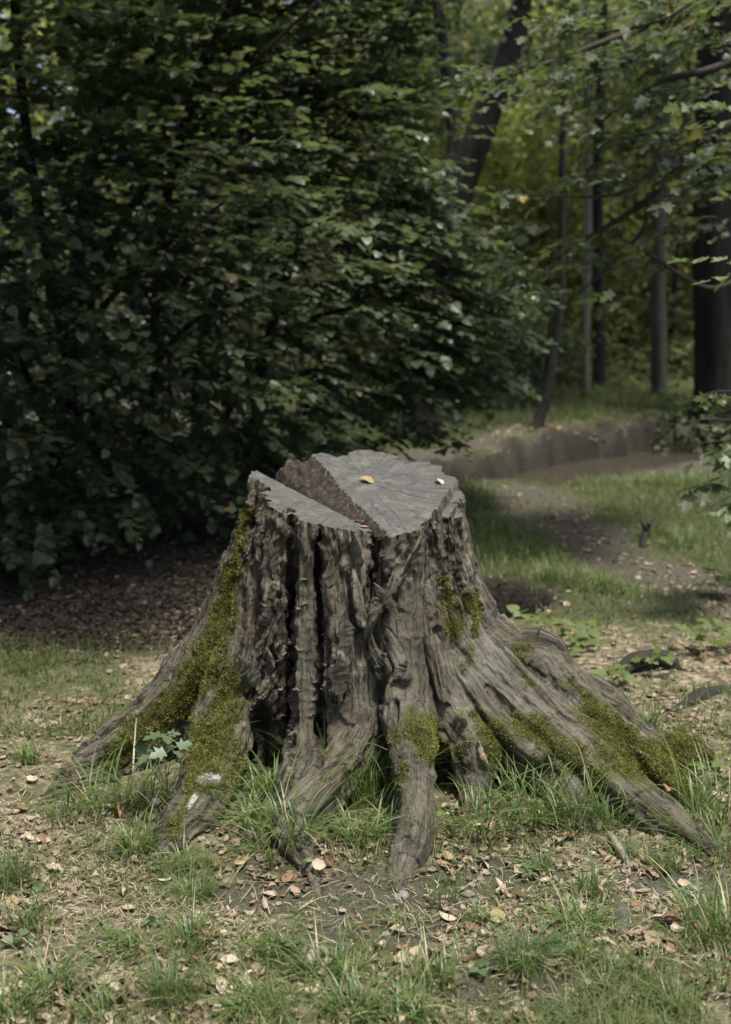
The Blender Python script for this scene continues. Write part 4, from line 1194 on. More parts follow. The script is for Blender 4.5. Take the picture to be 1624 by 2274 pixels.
xs_, ys_ = scatter(9000, 1150, 1440, lambda x, y: .5 + .5*sstep(-.2, .3, fbm(x*3, y*3, s=140)), -150, 520)
M['damp_shade'] = leaf_mat("shade_dark_leaf", [(0, (.035,.026,.018)), (.7, (.085,.064,.044)), (1, (.20,.155,.11))], .6, .1, (.2,.14,.08), spec=.3)  # litter colours darkened to paint the shade under the left bush
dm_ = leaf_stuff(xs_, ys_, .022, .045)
tag(link("leaf_litter", dm_.mesh("leaf_litter", M['damp_shade'], True)), "leaves coloured dark to paint the shade under the left bush", "leaf litter", kind="stuff")
lo = leaf_stuff(np.r_[x2[k], xb], np.r_[y2[k], yb], .022, .05)
tag(link("leaf_litter", lo.mesh("leaf_litter", M['dry'], True)), "dry leaves strewn over the path and clearing behind the stump", "leaf litter", kind="stuff")
print("leaves", len(x1), k.sum(), len(xb))

# soil crumbs and pebbles
x, y = scatter(9000, 1850, 2400, lambda x, y: np.clip(.12 + bare(x, y), 0, 1)*(stump_h(x, y) < .02), -100, 1750)
n = len(x); s = rng.uniform(.002, .007, n)*(1 + 1.2*(rng.random(n) < .06))
oct_ = np.array([[1,0,0],[-1,0,0],[0,1,0],[0,-1,0],[0,0,.7],[0,0,-.7]])
P = np.stack([x, y, terrain(x, y) + .001], 1)
VV = P[:,None,:] + oct_[None]*s[:,None,None]*rng.uniform(.6, 1.3, (n, 6, 1))
FF = (np.arange(n)[:,None,None]*6 + np.array([(0,2,4),(2,1,4),(1,3,4),(3,0,4)])[None]).reshape(-1, 3)
tag(link("soil_crumbs", mesh_from("soil_crumbs", VV.reshape(-1,3), FF, M['soil'])), "crumbs of dark soil and grit on the bare patches", "soil", kind="stuff")

def rock_mesh(sx, sy, sz, seed, nu=16, nv=10):
    V_ = []; 
    for i in range(nv+1):
        for j in range(nu):
            a, b = math.pi*i/nv, 2*math.pi*j/nu
            V_.append((math.sin(a)*math.cos(b), math.sin(a)*math.sin(b), math.cos(a)))
    V_ = np.array(V_); r_ = 1 + .28*fbm(V_[:,0]*1.6+seed, V_[:,1]*1.6, V_[:,2]*1.6, s=seed, o=4)
    V_ = V_*r_[:,None]*[sx, sy, sz]
    F_ = [(i*nu+j, (i+1)*nu+j, (i+1)*nu+(j+1)%nu, i*nu+(j+1)%nu) for i in range(nv) for j in range(nu)]
    return V_, np.array(F_)
for qx, qy, sx, sy, sz, sd_, mt, lab in [
  (892,1992,.022,.018,.010,1,'stone',"flat grey pebble on the bare soil patch"),(985,2005,.014,.012,.008,2,'stone',"small grey pebble right of the bare patch"),(1040,1988,.018,.014,.008,3,'stone',"pale pebble below the cream leaves"),
  (1055,2003,.012,.01,.008,4,'stone',"dark pebble beside the small green leaf"),(860,2068,.016,.012,.006,7,'stone',"brown pebble under the bare soil")]:
    gx_, gy_ = ground_xy(qx, qy); V_, F_ = rock_mesh(sx, sy, sz, sd_)
    o = link("stone", mesh_from("stone", V_, F_, M[mt], None, True)); o.location = (float(gx_), float(gy_), float(terrain(gx_, gy_)) + sz*.3); o.rotation_euler[2] = sd_
    tag(o, lab, "stone")

# sticks and surface roots
def stick(name, pts, radii, mat, lab, cat, seg=8, rough=.3, extra=()):
    """pts given as photo position + height over the ground"""
    W3 = []
    for qx, qy, h in pts:
        a, b = ground_xy(qx, qy); a, b = float(a), float(b)
        W3.append((a, b, float(terrain(a, b)) + h))
    C = spline(np.array(W3), 6); R = spline(np.array(radii)[:,None], 6)[:,0]; R[0] *= .45; R[1] *= .75; R[-1] *= .3; R[-2] *= .6
    V_, T_ = tube_tris(C, R, seg, rough, len(lab))
    c0 = C[0].copy()
    root = thing(name, lab, cat, tuple(c0)) if extra else None
    if root is None:
        o = link(name, mesh_from(name, V_ - c0, T_, mat, None, True)); o.location = tuple(c0); tag(o, lab, cat); return o
    part("limb", mesh_from("limb", V_, T_, mat, None, True), root)
    for pts2, rad2 in extra:
        W3 = []
        for qx, qy, h in pts2:
            a, b = ground_xy(qx, qy); a, b = float(a), float(b); W3.append((a, b, float(terrain(a, b)) + h))
        V_, T_ = tube_tris(spline(np.array(W3), 5), spline(np.array(rad2)[:,None], 5)[:,0], seg, rough, 3)
        part("limb", mesh_from("limb", V_, T_, mat, None, True), root)
    return root
stick("weathered_stick", [(1350,1868,.03),(1372,1895,.028),(1392,1920,.015),(1400,1938,.0)], [.007,.011,.009,.004], M['deadwood'], "pale weathered stick leaning on the soil below the long right root", "stick")
stick("gnarled_wood", [(668,2150,.0),(690,2130,.012),(700,2105,.03)], [.012,.014,.009], M['deadwood'], "gnarled grey forked piece of dead wood in the foreground grass", "dead wood", extra=[([(692,2128,.012),(712,2118,.02),(732,2122,.01)], [.012,.010,.005])])
stick("dark_twig", [(1075,2165,.006),(1110,2150,.008),(1140,2135,.012),(1165,2112,.012)], [.0035,.003,.0025,.002], M['twig'], "thin dark twig crossing the soil under the needle tussock", "twig")
stick("bark_strip", [(1290,2215,.005),(1325,2205,.01),(1355,2195,.005)], [.009,.012,.007], M['bark_dark'], "dark flat strip of bark in the lower right litter", "bark")
stick("surface_root", [(1362,1955,-.03),(1372,2000,-.016),(1385,2040,-.012),(1378,2080,-.022),(1372,2120,-.04)], [.02,.03,.034,.028,.02], M['bark'], "grey surface root showing through the soil at lower right", "root", 10)
stick("surface_root", [(1440,1612,-.05),(1500,1578,-.018),(1570,1545,-.012),(1660,1520,-.03)], [.015,.024,.028,.015], M['bark_dark'], "dark root ridge behind the right edge of the stump", "root", 12, .55)
stick("mossy_log", [(1370,1505,-.02),(1410,1490,.02),(1460,1480,.025),(1515,1488,-.01)], [.025,.046,.044,.03], M['bark_dark'], "short dark mossy log lying in the litter right of the stump", "log", 14, .55)
stick("snag", [(1427,1212,-.02),(1432,1202,.03),(1440,1192,.07)], [.022,.022,.012], M['bark_dark'], "small black snag poking from the lawn right of the path", "snag", 8, .5, [([(1434,1200,.07),(1420,1190,.10)], [.014,.006]), ([(1438,1196,.08),(1452,1190,.11)], [.014,.006])])
stick("dead_branch", [(1010,905,.0),(1020,895,.25),(1035,890,.4),(1050,900,.62)], [.05,.045,.03,.012], M['deadwood'], "pale broken branch standing on the far bank", "branch", 8, .3, [([(1020,895,.2),(985,893,.3),(955,893,.34)], [.04,.035,.02])])
stick("fallen_log", [(1165,1010,.02),(1195,1020,.02),(1235,1035,-.05)], [.05,.06,.05], M['bark_dark'], "short mossy log on the bank at the foot of the leaning tree", "log", 10)
stick("fallen_log", [(1120,1052,-.1),(1160,1048,-.08),(1200,1050,-.14)], [.025,.03,.03], M['bark_dark'], "thin pale log at the water's edge under the leaning tree", "log", 8)
for pts, lab in [([(760,1945,.01),(640,1962,.012),(500,1958,.01)], "long pale dry stalk across the bare soil on the left"), ([(870,1975,.01),(930,2040,.012),(955,2075,.01)], "long dry stalk slanting down the bare soil"),
                 ([(120,2000,.01),(250,1998,.012),(400,2004,.01)], "dry stalk lying flat in the left foreground")]:
    stick("dry_stalk", pts, [.0016,.0016,.001], M['straw'], lab, "stalk", 5, 0)
P1, P2, P3 = at(1262,1632,3.15), at(1288,1668,3.08), at(1313,1765,3.0)
V_, T_ = tube_tris(spline(np.array([P1, P2, P3]), 6), np.linspace(.0012, .0022, 13), 5)
tag(link("dry_stalk", mesh_from("dry_stalk", V_, T_, M['straw'], None, True)), "bent pale dry stalk standing before the right roots", "stalk")
# crumpled white scraps caught by the left roots
for qx, qy, Yg, s, lab in [(345,1806,None,.020,"crumpled white scrap in the hollow between the left roots"), (388,1530,3.78,.030,"white scrap caught behind the mossy left root")]:
    V_, F_ = rock_mesh(s, s*.7, s*.6, 15+qx, 18, 10); V_ = V_*(1 + .25*vn(V_[:,0]*90, V_[:,1]*90, V_[:,2]*90, s=3)[:,None])
    if Yg is None: gx_, gy_ = ground_xy(qx, qy); P = (float(gx_), float(gy_), float(terrain(gx_, gy_)) + .02)
    else:
        P = at(qx, qy, Yg); P[2] = max(P[2], 0.01)
    o = link("white_scrap", mesh_from("white_scrap", V_, F_, M['scrap'], None, False)); o.location = tuple(P); tag(o, lab, "litter")

# ------------------------------------------------------------------ foliage builders
HEART = np.array([[0,0,0],[-.30,-.06,.02],[.30,-.06,.02],[-.46,.22,.05],[.46,.22,.05],[-.34,.62,.03],[.34,.62,.03],[0,1,-.06],[0,.22,-.01],[0,.62,-.01]], float)
HEART_F = np.array([(0,8,1),(0,2,8),(1,8,3),(2,4,8),(3,8,9),(4,9,8),(3,9,5),(4,6,9),(5,9,7),(6,7,9)])
MAPLE = np.array([[0,0,0],[-.42,.02,.05],[.42,.02,.05],[-.30,.24,.02],[.30,.24,.02],[-.62,.52,.06],[.62,.52,.06],[-.22,.52,0],[.22,.52,0],[-.28,.80,.02],[.28,.80,.02],[0,1.05,-.06],[0,.4,-.02]], float)
MAPLE_F = np.array([(0,12,1),(0,2,12),(1,12,3),(2,4,12),(3,12,5),(4,6,12),(5,12,7),(6,8,12),(7,12,9),(8,10,12),(9,12,11),(10,11,12)])
OVAL = np.array([[0,0,0],[-.34,.45,.05],[.34,.45,.05],[0,1,0],[0,.5,-.02]], float)
OVAL_F = np.array([(0,4,1),(0,2,4),(1,4,3),(2,3,4)])
QUAD = np.array([[0,0,0],[-.38,.5,.06],[.38,.5,.06],[0,1,0]], float); QUAD_F = np.array([(0,2,1),(1,2,3)])

def leaves(P, d, nrm, size, tint, tpl=OVAL, tf=OVAL_F):
    d = norm(d); x_ = norm(np.cross(d, nrm)); z_ = np.cross(x_, d)
    n = len(P); k = len(tpl)
    VV = P[:,None,:] + size[:,None,None]*(tpl[None,:,0:1]*x_[:,None,:] + tpl[None,:,1:2]*d[:,None,:] + tpl[None,:,2:3]*z_[:,None,:])
    FF = (np.arange(n)[:,None,None]*k + tf[None]).reshape(-1, 3)
    return VV.reshape(-1,3), FF, np.repeat(tint, k)

def sprays(O, D, L, nl, size, tint0, r, tpl=OVAL, tf=OVAL_F, flat=.3, droop=.25, dr=.4):
    """alternate leaves along short twigs; O origins, D directions, L lengths"""
    m = len(O); D = norm(D); up = np.array([0, 0, 1.0])
    S = norm(np.cross(D, up)); U = np.cross(S, D)
    t_ = (np.arange(nl)+.6)/nl
    pos = O[:,None,:] + D[:,None,:]*(L[:,None]*t_)[:,:,None]; pos[:,:,2] -= droop*(L[:,None]*t_**2)
    sg = np.where(np.arange(nl) % 2, 1, -1)[None,:,None]
    ld = D[:,None,:]*.75 + S[:,None,:]*sg*.75 + r.normal(size=pos.shape)*.3; ld[:,:,2] -= dr
    ln = U[:,None,:] + r.normal(size=pos.shape)*flat
    sz = size*r.uniform(.75, 1.25, (m, 1))*r.uniform(.5, 1.15, (m, nl))
    tn = np.clip(tint0[:,None] + r.normal(size=(m, nl))*.16, 0, .93); tn = np.where(r.random((m, nl)) < .015, 1, tn)
    V_, F_, T_ = leaves(pos.reshape(-1,3), ld.reshape(-1,3), ln.reshape(-1,3), sz.ravel(), tn.ravel(), tpl, tf)
    # twig: three sided prism
    e = pos[:, -1]; b = O; w_ = .0022
    c3 = [S*w_, -S*w_*.5 + U*w_, -S*w_*.5 - U*w_]
    mid_ = pos[:, nl//2]
    TV = np.stack([b+c for c in c3] + [mid_+c*.8 for c in c3] + [e], 1).reshape(-1,3)
    tf_ = np.array([(0,1,4),(0,4,3),(1,2,5),(1,5,4),(2,0,3),(2,3,5),(3,4,6),(4,5,6),(5,3,6)])
    TF = (np.arange(m)[:,None,None]*7 + tf_[None]).reshape(-1,3)
    return (V_, F_, T_), (TV, TF)

def in_ellipsoids(E, n, r, shell=.55):
    """E rows: x y z rx ry rz; random points, mostly in the outer part"""
    E = np.asarray(E, float); w_ = E[:,3]*E[:,4]*E[:,5]; w_ = w_**.8; k = r.choice(len(E), n, p=w_/w_.sum())
    u_ = norm(r.normal(size=(n, 3))); q_ = (shell + (1-shell)*r.random(n))**(1/1.5)
    return E[k,:3] + u_*q_[:,None]*E[k,3:6], u_, k

def trunk_mesh(name, C, R, mat, seg=14, rough=.12, seed=0):
    C = np.asarray(C, float); Cs = spline(C, 6); Rs = spline(np.asarray(R, float)[:,None], 6)[:,0]
    V_, T_ = tube_tris(Cs, np.maximum(Rs, .0009), seg, rough, seed, flute=.035)
    return mesh_from(name, V_, T_, mat, None, True)

def gz(x, y): return float(terrain(x, y))

# ------------------------------------------------------------------ the big bush on the left
r1 = np.random.default_rng(21)
bush = thing("lime_bush", "huge dark green bush with layered drooping branches filling the left side", "bush", (-1.6, 7.4, gz(-1.6, 7.4)))
def el(qx, qy, Y, rx, ry, rz): p = at(qx, qy, Y); return (*p, rx, ry, rz)
BE = [el(80,250,6.8,.8,.8,.7), el(380,150,7.2,.9,.9,.7), el(650,60,7.6,.8,.8,.6), el(780,190,7.8,.45,.7,.40), el(700,330,7.3,.7,.8,.45), el(350,420,6.6,.9,.8,.6), el(60,520,6.3,.7,.7,.6),
      el(835,420,7.7,.38,.6,.28), el(600,560,6.7,.75,.8,.45), el(860,560,7.3,.55,.7,.36), el(970,610,7.5,.42,.6,.30), el(1030,690,7.6,.30,.5,.20), el(780,720,7.0,.65,.7,.35), el(940,790,7.3,.42,.6,.22),
      el(300,720,6.3,.8,.8,.55), el(40,820,6.0,.6,.7,.5), el(560,850,6.8,.7,.8,.35), el(800,890,7.2,.35,.6,.18), el(200,1020,6.3,.75,.8,.40), el(480,1020,7.0,.6,.8,.28), el(20,1150,6.1,.6,.8,.30), el(270,1190,6.9,.6,.7,.25),
      el(-250,400,6.3,.8,1,.9), el(-250,900,6.0,.8,1,.8), el(200,-150,7.0,1.2,1.2,.7), el(700,-200,7.8,1.2,1.2,.7), el(880,240,8.2,.28,.6,.22), el(480,280,7.8,1.,.8,.8), el(150,700,7.6,1.,.8,1.), el(900,930,7.4,.22,.4,.10),
      (-2.2,4.9,3.3,1.0,.8,.20), (-2.6,5.6,3.3,1.0,.7,.2), el(1060,640,7.5,.26,.5,.16), el(1075,740,7.4,.24,.5,.14), el(930,520,7.6,.28,.5,.14), el(1000,830,7.4,.28,.5,.14), el(640,990,7.0,.4,.5,.10), el(780,980,7.2,.3,.4,.08)]  # slabs given in world coordinates are added overhead to shade the left ground
n = 5600
O, U_, k = in_ellipsoids(BE, n, r1, .25)
sh_ = O[:,2] - .22*(O[:,0]-.4) + .12*O[:,1]
O[:,2] += (np.round(sh_/.24)*.24 - sh_)*.8 + r1.normal(size=n)*.015
O = O[O[:,2] > -.1 + .15]
n = len(O)
stem0 = np.array([-2.2, 8.3, 1.2])
D = norm(norm(O - stem0)*[1.2, 1, .5] + np.array([.35, -.25, -.05]) + r1.normal(size=(n,3))*[.3,.3,.14])
(a, b) = sprays(O, D, r1.uniform(.25, .45, n), 10, .060, np.clip(.42 + .25*fbm(O[:,0]*1.2, O[:,1]*1.2, O[:,2]*1.2, s=5), .05, .9), r1, HEART, HEART_F, .26, .22, .20)
G = Geo(); G.add(*a)
G2 = Geo(); G2.add(b[0], b[1])
# leading sprays, tinted lighter to paint the light on them
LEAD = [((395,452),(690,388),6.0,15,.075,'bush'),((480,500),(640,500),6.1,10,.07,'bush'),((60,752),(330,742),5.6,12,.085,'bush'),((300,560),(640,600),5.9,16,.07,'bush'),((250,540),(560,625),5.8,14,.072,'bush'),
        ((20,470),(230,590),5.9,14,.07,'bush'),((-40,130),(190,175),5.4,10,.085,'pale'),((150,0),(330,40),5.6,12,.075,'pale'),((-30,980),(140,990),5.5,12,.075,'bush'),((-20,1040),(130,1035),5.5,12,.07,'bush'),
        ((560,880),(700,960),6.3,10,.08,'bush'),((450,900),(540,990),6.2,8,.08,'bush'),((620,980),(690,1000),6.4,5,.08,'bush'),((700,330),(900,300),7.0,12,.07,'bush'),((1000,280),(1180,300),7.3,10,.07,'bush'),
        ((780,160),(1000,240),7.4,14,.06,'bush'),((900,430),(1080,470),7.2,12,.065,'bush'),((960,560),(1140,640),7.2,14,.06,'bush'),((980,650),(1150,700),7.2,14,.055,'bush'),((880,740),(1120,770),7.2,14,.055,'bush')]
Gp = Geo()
for q_ in range(300):  # tip sprays tinted lighter, painting light onto the bush's right edge
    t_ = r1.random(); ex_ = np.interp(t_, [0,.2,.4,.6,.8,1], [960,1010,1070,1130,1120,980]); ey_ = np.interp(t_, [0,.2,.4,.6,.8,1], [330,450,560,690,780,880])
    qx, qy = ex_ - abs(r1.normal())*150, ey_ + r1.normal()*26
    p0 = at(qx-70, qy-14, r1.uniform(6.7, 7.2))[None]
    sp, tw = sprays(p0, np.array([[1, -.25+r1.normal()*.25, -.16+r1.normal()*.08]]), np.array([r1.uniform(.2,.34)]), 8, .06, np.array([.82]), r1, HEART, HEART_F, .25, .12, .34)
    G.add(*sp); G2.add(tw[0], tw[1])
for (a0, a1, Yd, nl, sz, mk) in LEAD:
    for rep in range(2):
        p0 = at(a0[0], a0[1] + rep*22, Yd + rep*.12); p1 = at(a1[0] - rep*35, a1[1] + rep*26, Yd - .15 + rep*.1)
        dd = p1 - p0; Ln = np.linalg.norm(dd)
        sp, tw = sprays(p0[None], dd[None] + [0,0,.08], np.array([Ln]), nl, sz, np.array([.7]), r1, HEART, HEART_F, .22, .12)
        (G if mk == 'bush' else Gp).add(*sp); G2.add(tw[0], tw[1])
# added leaf slabs just above the view, placed to shade the left ground
O, U_, k = in_ellipsoids([(-1.0,4.95,3.25,1.3,.85,.16), (-2.4,4.9,3.3,1.3,.9,.18), (-1.6,5.7,3.6,1.6,.6,.2), (-3.4,5.4,3.2,1.0,1.0,.3)], 1500, r1, .1)
sp, tw = sprays(O, norm(np.array([.5,-.8,0]) + r1.normal(size=O.shape)*[.5,.5,.12]), r1.uniform(.25,.4,len(O)), 9, .062, np.full(len(O), .5), r1, HEART, HEART_F, .3, .1, .1)
G.add(*sp); G2.add(tw[0], tw[1])
part("foliage", G.mesh("foliage", M['bush']), bush)
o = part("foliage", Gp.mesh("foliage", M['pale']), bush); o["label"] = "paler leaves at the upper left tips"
part("twigs", G2.mesh("twigs", M['twig']), bush)["kind"] = "stuff"
STEMS = [((-2.0,8.2),[(-2.0,8.2,.3),(-2.0,7.2,2.4),(-1.6,6.0,3.4),(-.9,4.8,3.3)],.04),((-2.4,8.0),[(-2.4,8.0,.3),(-2.8,7.0,2.4),(-3.0,6.0,3.3),(-2.6,4.8,3.35)],.04),((-1.9,8.4),[(-1.9,8.4,0),(-2.0,8.2,1.2),(-1.7,7.8,2.4),(-1.1,7.2,3.6)],.075),((-1.2,8.2),[(-1.2,8.2,0),(-1.1,8.0,1.0),(-.7,7.7,1.8),(.0,7.4,2.5)],.05),((-2.6,7.6),[(-2.6,7.6,0),(-2.6,7.3,1.2),(-2.3,6.9,2.4),(-1.7,6.5,3.3)],.06),
         ((-1.6,7.9),[(-1.6,7.9,0),(-1.4,7.6,.8),(-.9,7.2,1.3),(-.2,6.9,1.6)],.035),((-2.2,8.0),[(-2.2,8.0,0),(-1.9,7.5,.9),(-1.3,6.8,1.5),(-.6,6.3,1.95)],.035),((-.9,8.5),[(-.9,8.5,0),(-.6,8.3,1.3),(-.1,8.0,2.4),(.5,7.8,3.4)],.05),
         ((-1.9,7.5),[(-1.9,7.5,0),(-2.0,7.1,.7),(-1.9,6.5,1.1),(-1.6,5.9,1.5)],.03),((-2.0,7.8),[(-2.0,7.8,.6),(-1.5,7.2,1.7),(-.7,6.7,2.5),(-.1,6.5,3.0)],.03),((-1.0,8.0),[(-1.0,8.0,.5),(-.5,7.7,1.1),(.1,7.5,1.3),(.7,7.3,1.5)],.025),
         ((-1.5,8.0),[(-1.5,8.0,.4),(-1.2,7.4,2.0),(-.7,7.0,3.1),(-.3,6.8,4.2)],.04)]
for i, (b0, C, r0) in enumerate(STEMS):
    C = np.array(C, float); C[0,2] += gz(*C[0,:2]) - .03
    part("stem", trunk_mesh("stem", C, [r0, r0*.8, r0*.5, r0*.15], M['bark_dark'], 8, .1, i), bush)

# dense shaded understorey closing the space under the bush
und = thing("understorey_bush", "dark shaded thicket of small leaves under the big left bush", "bush", (-2.2, 8.8, gz(-2.2, 8.8)))
UE = [(-3.4,7.6,.7,1.2,.8,.8),(-2.2,9.2,.9,1.4,.7,1.0),(-.8,9.6,.7,1.0,.6,.7),(-3.6,9.0,1.6,1.5,.8,1.2),(-1.6,9.6,1.9,1.6,.6,1.0),(-.3,9.8,1.7,.8,.6,.8),(-2.9,7.2,.25,.9,.7,.3),(-1.6,8.2,.2,.9,.8,.25)]
O, U_, k = in_ellipsoids(UE, 2600, r1, .2); O[:,2] = np.maximum(O[:,2], .05)
D = norm(U_*[1,1,.4] + r1.normal(size=O.shape)*.3)
(a, b) = sprays(O, D, r1.uniform(.2, .4, len(O)), 9, .07, np.full(len(O), .3), r1, OVAL, OVAL_F, .5)
G = Geo(); G.add(*a); part("foliage", G.mesh("foliage", M['bush']), und)
for i in range(7):
    bx, by = -3.6 + i*.5, 9.0 + .4*math.sin(i*2.3)
    part("stem", trunk_mesh("stem", [(bx,by,gz(bx,by)-.03),(bx+.1,by-.1,.8),(bx+.25*math.sin(i),by-.2,1.7)], [.03,.022,.008], M['bark_dark'], 7, .1, i), und)

# ------------------------------------------------------------------ overhanging maple on the right, trunk outside the picture
r3 = np.random.default_rng(33)
mp = thing("maple_tree", "maple whose grey-green leafy branches hang across the upper right", "tree", (3.3, 6.6, gz(3.3, 6.6)))
part("trunk", trunk_mesh("trunk", [(3.3,6.6,-.1),(3.25,6.6,1.5),(3.3,6.7,3.2),(3.2,6.8,5.5),(3.3,7,8)], [.24,.19,.17,.14,.08], M['bark_dark'], 16, .12, 5), mp)
BR = [  # branch control points in photo position + depth, start radius
 ([(1760,300,6.7),(1500,360,6.6),(1420,430,6.5),(1330,520,6.4),(1240,560,6.3),(1120,640,6.2)], .03),
 ([(1760,560,6.7),(1640,600,6.6),(1560,640,6.5),(1450,560,6.4),(1370,530,6.4)], .022),
 ([(1760,60,6.7),(1600,140,6.6),(1480,180,6.5),(1400,230,6.4),(1250,320,6.4)], .028),
 ([(1760,-60,6.7),(1500,20,6.6),(1330,70,6.5),(1200,130,6.4),(1090,150,6.3)], .028),
 ([(1500,360,6.6),(1400,420,6.2),(1330,440,6.1),(1180,430,6.0)], .018),
 ([(1440,430,6.5),(1420,520,6.3),(1340,590,6.2),(1300,640,6.2)], .014),
 ([(1760,200,6.7),(1650,260,6.2),(1560,300,6.0),(1450,310,5.9)], .02),
 ([(1760,-150,6.7),(1600,-30,6.2),(1450,40,6.0),(1320,60,5.9)], .02),
]
G = Geo(); Gt = Geo()
CLD = [(1120,155,70,16),(1200,178,90,20),(1330,140,120,30),(1470,110,110,36),(1570,70,110,40),(1570,200,90,36),(1440,215,90,24),(1310,228,80,16),(1410,300,110,20),(1530,300,100,26),
       (1330,392,100,15),(1215,425,60,10),(1450,385,100,20),(1570,410,90,30),(1180,500,60,9),(1290,520,90,13),(1130,590,70,9),(1220,592,90,11),(1340,575,80,11),(1460,585,60,9),(1560,500,80,20),
       (1240,640,60,8),(1380,655,50,7),(1620,350,80,44),(1330,30,90,18),(1470,10,110,26),(1600,-10,110,40)]
for (cx_, cy_, rx_, ry_) in CLD:
    m_ = int(rx_*ry_/130) + 5
    for _ in range(m_):
        qx, qy = cx_ + rx_*r3.normal()*.55, cy_ + ry_*r3.normal()*.55
        if qx < 1075: continue
        p0 = at(qx, qy, r3.uniform(5.7, 6.9))
        dd = np.array([-.8, r3.normal()*.5, r3.normal()*.16 - .05])
        sp, tw = sprays(p0[None], dd[None], np.array([r3.uniform(.12, .26)]), 5, .062, np.array([r3.uniform(.2, .8)]), r3, MAPLE, MAPLE_F, .38, .3)
        G.add(*sp); Gt.add(tw[0], tw[1])
part("foliage", G.mesh("foliage", M['dull']), mp)
part("twigs", Gt.mesh("twigs", M['twig']), mp)["kind"] = "stuff"
for i, (C, r0) in enumerate(BR):
    W3 = np.array([at(*c) for c in C]); R = np.linspace(r0, .004, len(W3))
    Wn = W3 + np.r_[[[0,0,0]], r3.normal(size=(len(W3)-1, 3))*.03]
    part("branch", trunk_mesh("branch", Wn, R, M['twig'], 7, .15, i), mp)
Gp = Geo()
for (a0, a1, Yd, nl, sz) in [((1640,235),(1500,220),5.2,8,.075),((1660,270),(1540,262),5.2,6,.075),((1650,575),(1500,562),4.9,7,.08),((1660,600),(1570,615),4.9,4,.08)]:
    p0, p1 = at(*a0, Yd), at(*a1, Yd-.1); dd = p1-p0
    sp, tw = sprays(p0[None], dd[None], np.array([np.linalg.norm(dd)]), nl, sz, np.array([.5]), r3, MAPLE, MAPLE_F, .35, .1); Gp.add(*sp)
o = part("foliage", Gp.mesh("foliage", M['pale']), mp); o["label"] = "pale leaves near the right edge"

# shrub whose twigs come in low at the right edge
sh = thing("maple_shrub", "low maple shrub sending leafy twigs in from the right edge beside the stream", "shrub", (2.35, 5.6, gz(2.35, 5.6)))
G = Geo(); Gt = Geo(); Gp = Geo()
TW = [((1760,960),(1470,945),5.0),((1760,900),(1520,885),5.1),((1760,1010),(1545,985),4.9),((1760,1050),(1500,1095),4.9),((1760,1075),(1550,1140),4.8),((1760,980),(1570,1030),5.0),((1760,940),(1590,920),5.2),((1760,1100),(1600,1060),5.2)]
for i, (a0, a1, Yd) in enumerate(TW):
    p0, p1 = at(*a0, Yd+.2), at(*a1, Yd); dd = p1-p0
    mid_ = .5*(p0+p1) + [0,0,.04]
    part("branch", trunk_mesh("branch", [(2.35,5.6,.3+.1*i), mid_*.4+np.array([2.35,5.6,.6])*.6, mid_, p1], [.012,.008,.004,.0015], M['twig'], 6, .1, i), sh)
    for _ in range(4):
        q0 = p0 + dd*r3.uniform(.25, .72); 
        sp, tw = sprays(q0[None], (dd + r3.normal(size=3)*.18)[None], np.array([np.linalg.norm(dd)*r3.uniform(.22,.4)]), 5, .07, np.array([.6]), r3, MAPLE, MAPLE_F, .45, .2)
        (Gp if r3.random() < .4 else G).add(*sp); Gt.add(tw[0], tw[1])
part("foliage", G.mesh("foliage", M['dull']), sh); o = part("foliage", Gp.mesh("foliage", M['pale']), sh); o["label"] = "paler leaves mixed among the darker ones"; part("twigs", Gt.mesh("twigs", M['twig']), sh)["kind"] = "stuff"

# ------------------------------------------------------------------ trees behind the stream
def tree(name, lab, C, R, mat, crown=None, nleaf=0, size=.1, lm='far', seed=0, group=None, flat=.5, seg=14, tpl=QUAD, tf=QUAD_F, limbs=3):
    C = np.array(C, float); C[0,2] = gz(C[0,0], C[0,1]) - .05
    t_ = thing(name, lab, "tree", tuple(C[0]), group)
    part("trunk", trunk_mesh("trunk", C, R, mat, seg, .1, seed), t_)
    r = np.random.default_rng(seed+100)
    if crown is not None:
        O, U_, k = in_ellipsoids(crown, nleaf//6, r, .3)
        O[:,2] = np.maximum(O[:,2], .25)
        D = norm(U_*[1,1,.3] + r.normal(size=O.shape)*.4)
        (a, b) = sprays(O, D, r.uniform(.3, .6, len(O))*size/.09, 6, size, np.clip(.5 + .5*fbm(O[:,0]*.9, O[:,1]*.9, O[:,2]*.9, s=seed), .02, .9), r, tpl, tf, flat)
        part("crown", mesh_from("crown", a[0], a[1], M[lm], {"tint": a[2]}), t_)
        E = np.asarray(crown, float)
        for j in range(min(limbs, len(E))):
            e = E[j]; s0 = C[min(len(C)-2, 1 + j % max(1, len(C)-2))]
            m_ = .5*(s0 + e[:3]) + [0,0,.25]
            part("branch", trunk_mesh("branch", [s0, m_, e[:3]], [R[-2]*.5, R[-2]*.3, .01], mat, 7, .1, j), t_)
    return t_
B = lambda qx, qy, Y: tuple(at(qx, qy, Y))
tree("leaning_tree", "slender dark tree leaning from the stream bank", [B(1180,985,10.1), B(1198,930,10.1), B(1220,840,10.1), B(1240,700,10.1), B(1248,560,10.1), B(1250,350,10.1), B(1260,50,10.1)], [.085,.055,.043,.040,.034,.028,.012], M['bark_dark'],
     [(*B(1290,250,10.4), .5,.4,.22), (*B(1330,120,10.4), .6,.5,.2)], 700, .07, 'dull', 1)
tree("thin_pale_tree", "thin pale straight trunk on the far bank between the leaning tree and the grey trunk", [B(1299,918,12.2), B(1301,700,12.2), B(1306,400,12.2), B(1300,0,12.2), B(1300,-600,12.2)], [.050,.042,.038,.032,.02], M['bark_pale'],
     [(*B(1300,-500,12.3), 1.1,1.0,.6)], 2000, .10, 'far', 2)
